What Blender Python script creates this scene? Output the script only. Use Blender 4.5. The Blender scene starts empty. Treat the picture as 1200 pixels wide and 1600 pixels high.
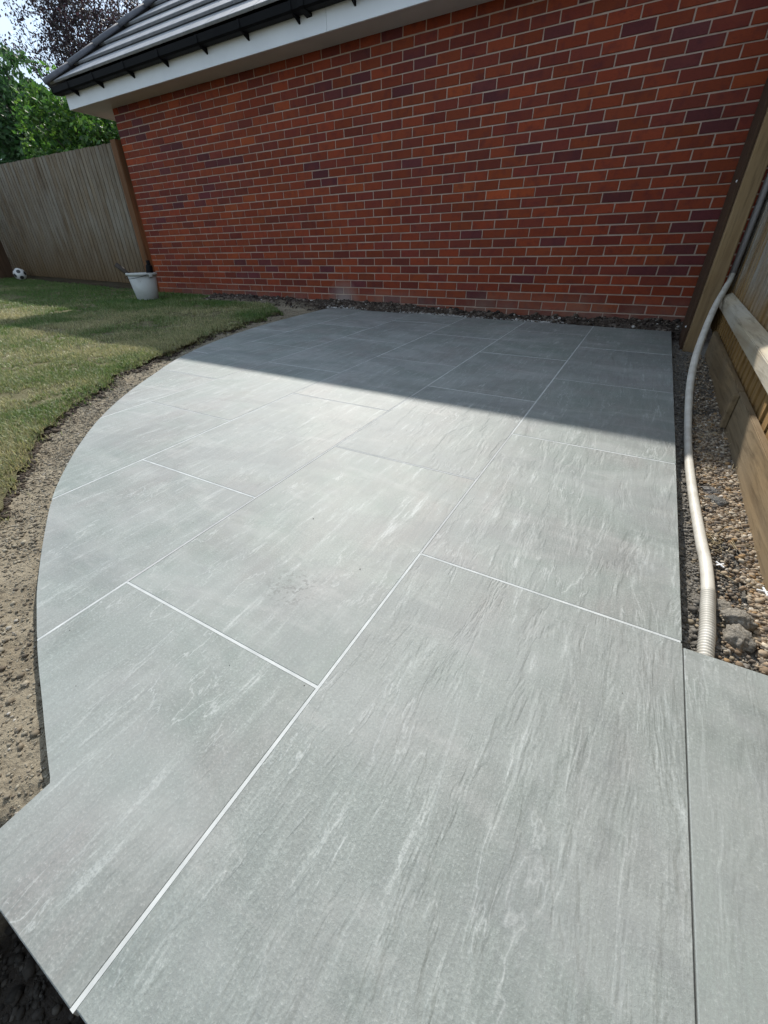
import bpy, bmesh, math, random
import numpy as np
from mathutils import Vector, Matrix

random.seed(7)
RNG = np.random.default_rng(11)
SC = bpy.context.scene
COL = SC.collection

# ------------------------------------------------------------------ camera
F_PX, YAW, PITCH, ROLL = 640.8326, -0.532534, -0.556793, -0.0109685
CAM = np.array([6.66248, -4.65712, 0.46107])
_F = np.array([math.sin(YAW) * math.cos(PITCH), math.cos(YAW) * math.cos(PITCH), math.sin(PITCH)])
_R = np.cross(_F, [0, 0, 1.0]); _R /= np.linalg.norm(_R)
_U = np.cross(_R, _F)
_R2 = math.cos(ROLL) * _R + math.sin(ROLL) * _U
_U2 = -math.sin(ROLL) * _R + math.cos(ROLL) * _U
cam_data = bpy.data.cameras.new('camera')
cam = bpy.data.objects.new('camera', cam_data)
COL.objects.link(cam)
cam_data.sensor_fit = 'VERTICAL'
cam_data.sensor_height = 24.0
cam_data.sensor_width = 18.0
cam_data.lens = 24.0 * F_PX / 1600.0
cam_data.clip_start = 0.02
cam_data.clip_end = 2000.0
cam.matrix_world = Matrix(((_R2[0], _U2[0], -_F[0], CAM[0]), (_R2[1], _U2[1], -_F[1], CAM[1]),
                           (_R2[2], _U2[2], -_F[2], CAM[2]), (0, 0, 0, 1)))
SC.camera = cam

def project(P):                       # used only to rank which bricks show largest
    d = np.asarray(P, float) - CAM
    z = d @ _F
    return 600 + F_PX * (d @ _R2) / z, 800 - F_PX * (d @ _U2) / z

# ------------------------------------------------------------------ sky and sun
SUN_TO = Vector((-0.60, 0.907, 1.0)).normalized()          # towards the sun
SUN_EL = math.asin(SUN_TO.z)
SUN_AZ = math.atan2(SUN_TO.x, SUN_TO.y)
world = bpy.data.worlds.new('World'); SC.world = world
world.use_nodes = True
wn = world.node_tree; wn.nodes.clear()
w_out = wn.nodes.new('ShaderNodeOutputWorld')
w_bg = wn.nodes.new('ShaderNodeBackground')
w_sky = wn.nodes.new('ShaderNodeTexSky')
w_sky.sky_type = 'NISHITA'; w_sky.sun_disc = False
w_sky.sun_elevation = SUN_EL; w_sky.sun_rotation = SUN_AZ
w_sky.air_density = 1.0; w_sky.dust_density = 0.5; w_sky.ozone_density = 1.0
# thin cloud over the whole dome
w_tc = wn.nodes.new('ShaderNodeTexCoord')
w_map = wn.nodes.new('ShaderNodeMapping'); w_map.inputs['Scale'].default_value = (1.0, 1.0, 2.6)
w_no = wn.nodes.new('ShaderNodeTexNoise'); w_no.inputs['Scale'].default_value = 3.2
w_no.inputs['Detail'].default_value = 7; w_no.inputs['Roughness'].default_value = 0.58
w_ra = wn.nodes.new('ShaderNodeMapRange')
w_ra.inputs['From Min'].default_value = 0.40; w_ra.inputs['From Max'].default_value = 0.66
w_ra.inputs['To Min'].default_value = 0.50; w_ra.inputs['To Max'].default_value = 0.95
w_mix = wn.nodes.new('ShaderNodeMix'); w_mix.data_type = 'RGBA'
w_mix.inputs[7].default_value = (2.75, 3.2, 3.65, 1)
wn.links.new(w_tc.outputs['Generated'], w_map.inputs['Vector'])
wn.links.new(w_map.outputs['Vector'], w_no.inputs['Vector'])
wn.links.new(w_no.outputs['Fac'], w_ra.inputs['Value'])
wn.links.new(w_ra.outputs['Result'], w_mix.inputs[0])
wn.links.new(w_sky.outputs['Color'], w_mix.inputs[6])
wn.links.new(w_mix.outputs[2], w_bg.inputs['Color'])
w_bg.inputs['Strength'].default_value = 0.15
wn.links.new(w_bg.outputs['Background'], w_out.inputs['Surface'])

sun_data = bpy.data.lights.new('sun', 'SUN')
sun_data.energy = 3.1; sun_data.angle = math.radians(0.9); sun_data.color = (1.0, 0.955, 0.89)
sun = bpy.data.objects.new('sun', sun_data); COL.objects.link(sun)
sun.rotation_euler = (-SUN_TO).to_track_quat('-Z', 'Y').to_euler()
sun.location = (0, 10, 12)

SC.view_settings.view_transform = 'Standard'
SC.view_settings.look = 'None'
SC.view_settings.gamma = 1.0
SC.view_settings.use_curve_mapping = False
SC.view_settings.exposure = 0.86
SC.cycles.use_adaptive_sampling = True
SC.cycles.adaptive_threshold = 0.02
SC.cycles.max_bounces = 6
SC.cycles.diffuse_bounces = 3

# ------------------------------------------------------------------ helpers
def tag(o, label=None, cat=None, group=None, kind=None):
    if label: o['label'] = label
    if cat: o['category'] = cat
    if group: o['group'] = group
    if kind: o['kind'] = kind
    return o

def empty(name, loc=(0, 0, 0)):
    o = bpy.data.objects.new(name, None); COL.objects.link(o)
    o.location = loc; o.empty_display_size = 0.2
    return o

def link(name, me, mat=None, parent=None):
    o = bpy.data.objects.new(name, me); COL.objects.link(o)
    if mat is not None:
        for m in (mat if isinstance(mat, (list, tuple)) else [mat]):
            if len(me.materials) < (len(mat) if isinstance(mat, (list, tuple)) else 1):
                me.materials.append(m)
    if parent is not None:
        o.parent = parent
        w = Matrix.Identity(4); q = parent          # keep world placement: parents here are pure translations
        off = Vector((0, 0, 0))
        while q is not None:
            off += Vector(q.location); q = q.parent
        o.location = -off
    return o

def mesh_np(name, V, Fq, smooth=False, col=None):
    """V (n,3), Fq (m,k) constant-size faces, col optional per-vertex rgb"""
    V = np.asarray(V, np.float32); Fq = np.asarray(Fq, np.int32)
    me = bpy.data.meshes.new(name)
    m, k = Fq.shape
    me.vertices.add(len(V)); me.vertices.foreach_set('co', V.ravel())
    me.loops.add(m * k); me.loops.foreach_set('vertex_index', Fq.ravel())
    me.polygons.add(m)
    me.polygons.foreach_set('loop_start', np.arange(0, m * k, k, dtype=np.int32))
    me.polygons.foreach_set('loop_total', np.full(m, k, np.int32))
    if smooth: me.polygons.foreach_set('use_smooth', np.ones(m, bool))
    me.update(calc_edges=True)
    if col is not None:
        a = me.color_attributes.new('tint', 'FLOAT_COLOR', 'POINT')
        c = np.ones((len(V), 4), np.float32); c[:, :3] = col
        a.data.foreach_set('color', c.ravel())
    me.validate()
    return me

def bm_mesh(name, bm, smooth=False):
    me = bpy.data.meshes.new(name)
    bmesh.ops.recalc_face_normals(bm, faces=bm.faces[:])
    if smooth:
        for f in bm.faces: f.smooth = True
    bm.to_mesh(me); bm.free()
    return me

def bm_box(bm, x0, x1, y0, y1, z0, z1):
    vs = [bm.verts.new(c) for c in ((x0, y0, z0), (x1, y0, z0), (x1, y1, z0), (x0, y1, z0),
                                    (x0, y0, z1), (x1, y0, z1), (x1, y1, z1), (x0, y1, z1))]
    for q in ((0, 3, 2, 1), (4, 5, 6, 7), (0, 1, 5, 4), (1, 2, 6, 5), (2, 3, 7, 6), (3, 0, 4, 7)):
        bm.faces.new([vs[i] for i in q])
    return vs

def box(name, x0, x1, y0, y1, z0, z1, mat, parent=None, bevel=0.0, seg=1):
    bm = bmesh.new(); bm_box(bm, x0, x1, y0, y1, z0, z1)
    if bevel:
        bmesh.ops.bevel(bm, geom=bm.edges[:], offset=bevel, segments=seg, affect='EDGES', profile=0.5)
    return link(name, bm_mesh(name, bm), mat, parent)

def _hash(ix, iy, s):
    h = (ix.astype(np.int64) * 374761393 + iy.astype(np.int64) * 668265263 + s * 974634533) & 0x7fffffff
    h = ((h ^ (h >> 13)) * 1274126177) & 0x7fffffff
    return ((h ^ (h >> 16)) & 0xffff) / 65535.0

def vnoise(x, y, s=0):
    x = np.asarray(x, float); y = np.asarray(y, float)
    ix = np.floor(x); iy = np.floor(y); fx = x - ix; fy = y - iy
    fx = fx * fx * (3 - 2 * fx); fy = fy * fy * (3 - 2 * fy)
    a = _hash(ix, iy, s); b = _hash(ix + 1, iy, s); c = _hash(ix, iy + 1, s); d = _hash(ix + 1, iy + 1, s)
    return (a * (1 - fx) + b * fx) * (1 - fy) + (c * (1 - fx) + d * fx) * fy

def fbm(x, y, s=0, o=4):
    t = 0; a = 0.5
    for k in range(o):
        t = t + a * vnoise(x * 2 ** k, y * 2 ** k, s + k * 17); a *= 0.5
    return t

def sstep(a, b, x):
    t = np.clip((x - a) / (b - a), 0, 1); return t * t * (3 - 2 * t)

# ------------------------------------------------------------------ material kit
class NT:
    def __init__(self, name):
        self.m = bpy.data.materials.new(name); self.m.use_nodes = True
        self.t = self.m.node_tree
        self.b = self.t.nodes['Principled BSDF']
    def n(self, typ, **kw):
        nd = self.t.nodes.new('ShaderNode' + typ)
        for k, v in kw.items():
            if k in nd.inputs: nd.inputs[k].default_value = v
            else: setattr(nd, k, v)
        return nd
    def l(self, a, b): self.t.links.new(a, b); return b
    def noise(self, vec, scale, detail=4, rough=0.5, dist=0.0):
        nd = self.n('TexNoise', Scale=scale, Detail=detail, Roughness=rough, Distortion=dist)
        self.l(vec, nd.inputs['Vector']); return nd.outputs['Fac']
    def ramp(self, fac, stops):
        nd = self.n('ValToRGB'); cr = nd.color_ramp
        while len(cr.elements) < len(stops): cr.elements.new(0.5)
        for e, (p, c) in zip(cr.elements, stops):
            e.position = p; e.color = (*c, 1) if len(c) == 3 else c
        self.l(fac, nd.inputs['Fac']); return nd.outputs['Color']
    def rng(self, v, a, b, c, d):
        nd = self.n('MapRange'); i = nd.inputs
        i['From Min'].default_value = a; i['From Max'].default_value = b
        i['To Min'].default_value = c; i['To Max'].default_value = d
        self.l(v, i['Value']); return nd.outputs['Result']
    def mix(self, fac, a, b, blend='MIX'):
        nd = self.n('Mix', data_type='RGBA', blend_type=blend)
        for s, v in ((0, fac), (6, a), (7, b)):
            if hasattr(v, 'is_linked'): self.l(v, nd.inputs[s])
            else: nd.inputs[s].default_value = v if s == 0 else ((*v, 1) if len(v) == 3 else v)
        return nd.outputs[2]
    def math(self, op, a, b=0.5):
        nd = self.n('Math', operation=op)
        for s, v in ((0, a), (1, b)):
            if hasattr(v, 'is_linked'): self.l(v, nd.inputs[s])
            else: nd.inputs[s].default_value = v
        return nd.outputs[0]
    def mapping(self, vec, scale=(1, 1, 1), rot=(0, 0, 0)):
        nd = self.n('Mapping'); nd.inputs['Scale'].default_value = scale; nd.inputs['Rotation'].default_value = rot
        self.l(vec, nd.inputs['Vector']); return nd.outputs['Vector']
    def obj(self, randomise=True):
        tc = self.n('TexCoord')
        if not randomise: return tc.outputs['Object']
        oi = self.n('ObjectInfo'); mu = self.n('VectorMath', operation='MULTIPLY_ADD')
        cx = self.n('CombineXYZ')
        self.l(oi.outputs['Random'], cx.inputs[0]); self.l(oi.outputs['Random'], cx.inputs[1]); self.l(oi.outputs['Random'], cx.inputs[2])
        self.l(cx.outputs[0], mu.inputs[0]); mu.inputs[1].default_value = (61.3, 37.7, 91.1)
        self.l(tc.outputs['Object'], mu.inputs[2]); return mu.outputs[0]
    def bump(self, h, strength, dist):
        nd = self.n('Bump', Strength=strength, Distance=dist)
        self.l(h, nd.inputs['Height']); self.l(nd.outputs[0], self.b.inputs['Normal']); return nd
    def base(self, c):
        if hasattr(c, 'is_linked'): self.l(c, self.b.inputs['Base Color'])
        else: self.b.inputs['Base Color'].default_value = (*c, 1)
    def rough(self, r):
        if hasattr(r, 'is_linked'): self.l(r, self.b.inputs['Roughness'])
        else: self.b.inputs['Roughness'].default_value = r

def mat_slab():
    t = NT('riven_porcelain'); v = t.obj()
    rnd = t.n('ObjectInfo').outputs['Random']
    warp = t.n('TexNoise', Scale=7.0, Detail=2.0); t.l(v, warp.inputs['Vector'])
    wv = t.n('VectorMath', operation='MULTIPLY_ADD'); t.l(warp.outputs['Color'], wv.inputs[0])
    wv.inputs[1].default_value = (0.011, 0.02, 0.0); t.l(v, wv.inputs[2]); wv = wv.outputs[0]
    s1 = t.noise(t.mapping(wv, (1, 0.13, 1)), 34, 5, 0.62)            # long streaks down the slab
    s2 = t.noise(t.mapping(wv, (1, 0.09, 1)), 130, 3, 0.6)            # hairline streaks
    s3 = t.noise(t.mapping(wv, (1, 0.22, 1)), 13, 4, 0.62, 0.35)      # flake outlines
    low = t.noise(t.mapping(v, (1, 0.45, 1)), 3.0, 3, 0.55, 0.3)
    low2 = t.noise(v, 5.0, 2, 0.5)
    grain = t.noise(v, 240, 3, 0.75)
    c = t.mix(t.rng(low, 0.36, 0.64, 0, 1), (0.160, 0.194, 0.172), (0.194, 0.191, 0.176))
    c = t.mix(t.rng(low2, 0.42, 0.66, 0, 0.8), c, (0.147, 0.191, 0.167))
    c = t.mix(t.rng(rnd, 0, 1, 0.0, 0.45), c, (0.205, 0.207, 0.204))
    c = t.mix(t.rng(s1, 0.40, 0.70, 0, 0.55), c, (0.260, 0.292, 0.270))
    c = t.mix(t.rng(s2, 0.28, 0.5, 0.52, 0), c, (0.140, 0.156, 0.149))
    iso = t.math('ABSOLUTE', t.math('SUBTRACT', s3, 0.5))
    where = t.noise(v, 5.2, 3)
    wisp = t.math('MULTIPLY', t.rng(iso, 0.0, 0.011, 1, 0), t.rng(where, 0.48, 0.60, 0, 0.60))
    c = t.mix(wisp, c, (0.42, 0.445, 0.43))
    blot = t.math('MULTIPLY', t.math('MULTIPLY', t.rng(s1, 0.57, 0.64, 0, 1), t.rng(s2, 0.46, 0.56, 0.1, 1)), t.rng(where, 0.58, 0.42, 0, 0.72))
    c = t.mix(blot, c, (0.40, 0.425, 0.41))
    c = t.mix(t.rng(grain, 0.36, 0.56, 0.60, 0.0), c, (0.125, 0.140, 0.130))
    c = t.mix(t.rng(grain, 0.58, 0.70, 0.0, 0.40), c, (0.40, 0.42, 0.405))
    haze = t.noise(t.mapping(v, (0.8, 1.1, 1)), 2.6, 4, 0.62, 0.9)    # wiped-on grout haze drying in cloudy patches
    c = t.mix(t.rng(haze, 0.44, 0.60, 0.0, 0.34), c, (0.325, 0.335, 0.325))
    pos = t.n('NewGeometry').outputs['Position']                       # damp scuffs and dust that lie across the joints
    damp = t.noise(t.mapping(pos, (0.55, 1.0, 1.0), (0, 0, 0.25)), 2.1, 4, 0.6, 0.7)
    c = t.mix(t.rng(damp, 0.54, 0.58, 0.0, 0.20), c, (0.12, 0.125, 0.13))
    dust = t.noise(t.mapping(pos, (0.4, 1.3, 1.0)), 5.5, 4, 0.7, 0.5)
    c = t.mix(t.rng(dust, 0.55, 0.75, 0.0, 0.35), c, (0.38, 0.375, 0.36))
    dn = t.n('VectorMath', operation='DISTANCE'); t.l(pos, dn.inputs[0]); dn.inputs[1].default_value = (6.078, -4.115, -0.227)
    fac = t.math('MULTIPLY', t.rng(dn.outputs['Value'], 0.035, 0.085, 1, 0), t.rng(t.noise(pos, 95, 2, 0.6), 0.55, 0.60, 0, 0.65))
    c = t.mix(fac, c, (0.085, 0.09, 0.085))
    t.base(c)
    t.rough(t.rng(haze, 0.4, 0.65, 0.64, 0.72)); t.b.inputs['Specular IOR Level'].default_value = 0.80
    h = t.math('ADD', t.math('MULTIPLY', t.rng(s3, 0.46, 0.54, 0, 1), 0.42), t.math('MULTIPLY', s1, 0.6))
    h = t.math('ADD', h, t.math('MULTIPLY', s2, 0.10))
    h = t.math('ADD', h, t.math('MULTIPLY', grain, 0.26))
    bp = t.bump(h, 0.5, 0.0045)
    t.l(t.rng(rnd, 0, 1, 0.22, 0.62), bp.inputs['Strength'])
    return t.m

def mat_plain(name, c1, c2, scale=8, rough=0.6, bump=0.0, dist=0.002, detail=5, spec=None):
    t = NT(name); v = t.obj()
    n = t.noise(v, scale, detail, 0.6)
    t.base(t.mix(t.rng(n, 0.3, 0.7, 0, 1), c1, c2)); t.rough(rough)
    if bump: t.bump(t.noise(v, scale * 4, 4, 0.6), bump, dist)
    if spec is not None: t.b.inputs['Specular IOR Level'].default_value = spec
    return t.m

def mat_brick(src):
    t = NT('brick_face_' + src); v = t.obj(src == 'single')
    if src == 'single': c = t.n('ObjectInfo').outputs['Color']
    else: c = t.n('VertexColor', layer_name='tint').outputs['Color']
    n1 = t.noise(v, 14, 5, 0.6); n2 = t.noise(t.mapping(v, (1, 1, 3)), 60, 4, 0.65); n3 = t.noise(v, 5, 2)
    c = t.mix(t.rng(n1, 0.5, 0.75, 0, 0.55), c, (0.060, 0.016, 0.020))
    c = t.mix(t.rng(n2, 0.5, 0.8, 0, 0.40), c, (0.02, 0.006, 0.006))
    c = t.mix(t.rng(n3, 0.55, 0.75, 0, 0.35), c, (0.20, 0.045, 0.02))
    pos = t.n('NewGeometry').outputs['Position']; sp = t.n('SeparateXYZ'); t.l(pos, sp.inputs[0])
    splash = t.math('MULTIPLY', t.rng(t.math('ADD', sp.outputs[2], t.math('MULTIPLY', n3, 0.16)), 0.06, 0.24, 1, 0), t.rng(t.noise(pos, 2.2, 4, 0.6), 0.40, 0.62, 0.10, 0.55))
    c = t.mix(splash, c, (0.22, 0.165, 0.13))
    dn = t.n('VectorMath', operation='DISTANCE'); t.l(pos, dn.inputs[0]); dn.inputs[1].default_value = (3.38, 0.0, 0.02)
    c = t.mix(t.rng(t.math('ADD', dn.outputs['Value'], t.math('MULTIPLY', n1, 0.12)), 0.06, 0.30, 0.6, 0), c, (0.34, 0.31, 0.28))
    t.base(c); t.rough(0.72)
    t.b.inputs['Specular IOR Level'].default_value = 0.2
    t.bump(t.math('ADD', n2, t.math('MULTIPLY', n1, 0.8)), 0.5, 0.003)
    return t.m

def mat_wood(name, c_dark, c_mid, c_grey, grey=0.5, axis='z', rough=0.8, lowtone=None):
    t = NT(name); v = t.obj()
    sc = {'z': (1, 1, 0.06), 'y': (1, 0.06, 1), 'x': (0.06, 1, 1)}[axis]
    g = t.noise(t.mapping(v, sc), 60, 6, 0.65, 0.35)
    g2 = t.noise(t.mapping(v, sc), 17, 4, 0.6, 0.8)
    sp = t.noise(t.mapping(v, tuple(1 if s == 1 else 0.35 for s in sc)), 9, 3)
    big = t.noise(v, 1.6, 4, 0.6)
    c = t.mix(t.rng(g2, 0.35, 0.65, 0, 1), c_dark, c_mid)
    c = t.mix(t.math('MULTIPLY', t.rng(big, 0.35, 0.62, 0.0, 1.0), grey), c, c_grey)
    if lowtone:                                         # golden brown tone at the lower end, fading upwards
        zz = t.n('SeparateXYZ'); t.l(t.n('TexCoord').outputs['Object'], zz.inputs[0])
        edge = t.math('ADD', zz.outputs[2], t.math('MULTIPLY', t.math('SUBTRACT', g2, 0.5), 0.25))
        c = t.mix(t.rng(edge, lowtone[2] if len(lowtone) > 2 else 0.24, lowtone[3] if len(lowtone) > 2 else 0.42, 1, 0), c, t.mix(g2, lowtone[0], lowtone[1]))
    c = t.mix(t.rng(g, 0.52, 0.75, 0, 0.7), c, tuple(x * 0.30 for x in c_dark))
    c = t.mix(t.rng(sp, 0.66, 0.78, 0, 0.55), c, tuple(x * 0.35 for x in c_dark))
    t.base(c); t.rough(rough); t.b.inputs['Specular IOR Level'].default_value = 0.25
    t.bump(g, 0.6, 0.004)
    return t.m

def mat_tint(name, rough=0.85, noise_scale=60, dark=0.5, sss=False, spec=0.25, bump=0.0):
    t = NT(name); v = t.n('TexCoord').outputs['Object']
    c = t.n('VertexColor', layer_name='tint').outputs['Color']
    n = t.noise(v, noise_scale, 4, 0.6)
    m = t.n('Mix', data_type='RGBA', blend_type='MULTIPLY'); m.inputs[0].default_value = 1.0
    t.l(c, m.inputs[6]); t.l(t.ramp(n, [(0.25, (1 - dark,) * 3), (0.7, (1.15,) * 3)]), m.inputs[7])
    t.base(m.outputs[2]); t.rough(rough); t.b.inputs['Specular IOR Level'].default_value = spec
    if bump: t.bump(n, bump, 0.003)
    return t.m

def mat_leaf(name, trans=0.35):
    t = NT(name)
    c = t.n('VertexColor', layer_name='tint').outputs['Color']
    t.base(c); t.rough(0.5); t.b.inputs['Specular IOR Level'].default_value = 0.4
    tr = t.n('BsdfTranslucent'); 
    hs = t.n('HueSaturation', Value=1.5, Saturation=1.1); t.l(c, hs.inputs['Color']); t.l(hs.outputs[0], tr.inputs['Color'])
    mx = t.n('MixShader'); mx.inputs[0].default_value = trans
    out = t.t.nodes['Material Output']
    t.l(t.b.outputs[0], mx.inputs[1]); t.l(tr.outputs[0], mx.inputs[2]); t.l(mx.outputs[0], out.inputs['Surface'])
    return t.m

def mat_soil(name, c1, c2, c3, scale=1.0, bump=0.9):
    t = NT(name); v = t.n('TexCoord').outputs['Object']
    n1 = t.noise(v, 4 * scale, 6, 0.65); n2 = t.noise(v, 55 * scale, 6, 0.7); n3 = t.noise(v, 16 * scale, 5, 0.6)
    c = t.mix(t.rng(n1, 0.35, 0.65, 0, 1), c1, c2)
    c = t.mix(t.rng(n3, 0.52, 0.70, 0, 0.8), c, c3)
    c = t.mix(t.rng(n2, 0.30, 0.5, 0.75, 0), c, tuple(x * 0.3 for x in c1))
    t.base(c); t.rough(0.95); t.b.inputs['Specular IOR Level'].default_value = 0.15
    t.bump(t.math('ADD', n2, n3), bump, 0.012)
    return t.m

M = {}
M['slab'] = mat_slab()
M['grout_white'] = mat_plain('white_grout', (0.38, 0.40, 0.395), (0.52, 0.54, 0.53), 25, 0.85)
M['grout_grey'] = mat_plain('hazed_grout', (0.33, 0.34, 0.335), (0.43, 0.44, 0.435), 12, 0.85)
M['grout_dark'] = mat_plain('open_joint', (0.05, 0.05, 0.048), (0.09, 0.09, 0.085), 30, 0.95)
M['bed'] = mat_plain('bedding_mortar', (0.10, 0.095, 0.085), (0.20, 0.19, 0.17), 20, 0.95, 0.6, 0.01)
M['brick1'] = mat_brick('single'); M['brickN'] = mat_brick('mass')
M['mortar'] = mat_plain('brick_mortar', (0.34, 0.25, 0.20), (0.46, 0.355, 0.285), 9, 0.95, 0.5, 0.004)
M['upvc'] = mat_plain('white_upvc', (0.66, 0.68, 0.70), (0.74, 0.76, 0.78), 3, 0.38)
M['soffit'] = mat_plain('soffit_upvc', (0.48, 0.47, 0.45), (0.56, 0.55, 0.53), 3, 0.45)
M['black_pvc'] = mat_plain('black_pvc', (0.005, 0.005, 0.006), (0.009, 0.009, 0.010), 6, 0.6, spec=0.1)
M['roof_tile'] = mat_plain('grey_concrete_tile', (0.19, 0.195, 0.205), (0.28, 0.285, 0.295), 9, 0.5, 0.5, 0.003)
M['hip_tile'] = mat_plain('dark_hip_tile', (0.06, 0.062, 0.075), (0.10, 0.102, 0.118), 12, 0.62, 0.4, 0.003)
M['deck'] = mat_plain('roof_underlay', (0.02, 0.02, 0.02), (0.03, 0.03, 0.03), 6, 0.9)
M['fence_far'] = mat_wood('weathered_fence', (0.105, 0.072, 0.042), (0.225, 0.172, 0.112), (0.235, 0.21, 0.17), 0.8, lowtone=((0.085, 0.052, 0.025), (0.17, 0.115, 0.06), 0.0, 0.85))
M['fence_near'] = mat_wood('near_fence_board', (0.17, 0.105, 0.045), (0.33, 0.225, 0.11), (0.33, 0.31, 0.27), 0.85, lowtone=((0.17, 0.095, 0.03), (0.36, 0.22, 0.085)))
M['post_orange'] = mat_wood('orange_post', (0.10, 0.045, 0.018), (0.19, 0.085, 0.035), (0.17, 0.095, 0.05), 0.3)
M['post'] = mat_wood('new_post', (0.19, 0.115, 0.05), (0.30, 0.20, 0.095), (0.27, 0.20, 0.12), 0.5)
M['dark_board'] = mat_wood('dark_board', (0.050, 0.026, 0.014), (0.095, 0.052, 0.028), (0.07, 0.045, 0.028), 0.4)
M['rail'] = mat_wood('rail_timber', (0.30, 0.235, 0.15), (0.46, 0.39, 0.27), (0.44, 0.42, 0.36), 0.6, 'y')
M['gravel_board'] = mat_wood('gravel_board', (0.14, 0.09, 0.042), (0.25, 0.17, 0.085), (0.24, 0.195, 0.13), 0.5, 'y')
M['gravel_board_x'] = mat_wood('gravel_board_dark', (0.05, 0.035, 0.02), (0.09, 0.065, 0.04), (0.08, 0.07, 0.05), 0.5, 'x')
M['soil'] = mat_soil('dry_soil', (0.20, 0.165, 0.115), (0.29, 0.25, 0.185), (0.36, 0.32, 0.25))
M['soil_dark'] = mat_soil('damp_soil', (0.045, 0.038, 0.030), (0.075, 0.063, 0.05), (0.10, 0.088, 0.072))
M['turf_soil'] = mat_soil('turf_base', (0.115, 0.105, 0.055), (0.21, 0.19, 0.105), (0.085, 0.09, 0.035), 2.2)
M['stone'] = mat_tint('loose_stone', 0.85, 90, 0.45, bump=0.5)
M['grass'] = mat_leaf('grass_blade', 0.25)
M['leaf'] = mat_leaf('leaf', 0.4)
M['bark'] = mat_wood('bark', (0.05, 0.04, 0.03), (0.09, 0.075, 0.06), (0.10, 0.09, 0.08), 0.4)

# ------------------------------------------------------------------ levels
def patio_z(X, Y): return -0.15464 - 0.0114006 * (X - 6.5) + 0.0362517 * (Y + 2.0)
def lawn_z(X, Y):
    X = np.asarray(X, float); Y = np.asarray(Y, float)
    return patio_z(X, Y) + 0.012 + 0.022 * np.clip(-X - 0.3, 0, 6) * sstep(-3.5, -0.3, Y) + 0.02 * (fbm(X * 1.3, Y * 1.3, 5) - 0.47)

# ------------------------------------------------------------------ the patio
GX0, GY0, GANG, GL, GW = 6.90176, -3.84507, 0.0084296, 0.904951, 0.602572
CA, SA = math.cos(GANG), math.sin(GANG)
def g2w(a, b): return GX0 + a * CA - b * SA, GY0 + a * SA + b * CA
def w2g(X, Y):
    dx, dy = X - GX0, Y - GY0
    return dx * CA + dy * SA, -dx * SA + dy * CA

edge_w = [(3.335, -0.245), (3.345, -0.60), (3.375, -1.10), (3.425, -1.56), (3.585, -2.21), (3.785, -2.69), (4.015, -3.06), (4.229, -3.373),
          (4.454, -3.645), (4.685, -3.87), (4.89, -4.041), (5.087, -4.185), (5.32, -4.322), (5.515, -4.427), (5.617, -4.475),
          (5.702, -4.513), (5.776, -4.544), (5.875, -4.583), (5.958, -4.616), (6.034, -4.645)]
def catmull(P, n=6):
    P = [np.array(q, float) for q in P]; out = []
    for i in range(len(P) - 1):
        p0 = P[max(i - 1, 0)]; p1 = P[i]; p2 = P[i + 1]; p3 = P[min(i + 2, len(P) - 1)]
        for k in range(n):
            u = k / n
            out.append(0.5 * ((2 * p1) + (-p0 + p2) * u + (2 * p0 - 5 * p1 + 4 * p2 - p3) * u * u + (-p0 + 3 * p1 - 3 * p2 + p3) * u ** 3))
    out.append(P[-1]); return out
EDGE = catmull(edge_w, 5)
B_FAR = w2g(5.2, -0.235)[1]
B_NEAR = -GL
notch_a = w2g(6.034, -4.70)[0]
outline = [w2g(*q) for q in EDGE] + [(notch_a, B_NEAR), (0.0, B_NEAR), (0.0, B_FAR)]
outline[0] = (outline[0][0], B_FAR)

def clip(poly, axis, val, keep_less):
    out = []
    n = len(poly)
    for i in range(n):
        p, q = poly[i], poly[(i + 1) % n]
        ip = (p[axis] <= val) == keep_less or p[axis] == val
        iq = (q[axis] <= val) == keep_less or q[axis] == val
        if ip: out.append(p)
        if ip != iq:
            s = (val - p[axis]) / (q[axis] - p[axis])
            out.append((p[0] + s * (q[0] - p[0]), p[1] + s * (q[1] - p[1])))
    return out
def clip_rect(poly, a0, a1, b0, b1):
    for ax, v, kl in ((0, a0, False), (0, a1, True), (1, b0, False), (1, b1, True)):
        if len(poly) < 3: return []
        poly = clip(poly, ax, v, kl)
    out = []
    for q in poly:
        if not out or math.hypot(q[0] - out[-1][0], q[1] - out[-1][1]) > 1e-4: out.append(q)
    if len(out) > 2 and math.hypot(out[0][0] - out[-1][0], out[0][1] - out[-1][1]) < 1e-4: out.pop()
    return out
def area(poly): return 0.5 * abs(sum(p[0] * q[1] - q[0] * p[1] for p, q in zip(poly, poly[1:] + poly[:1])))

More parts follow.
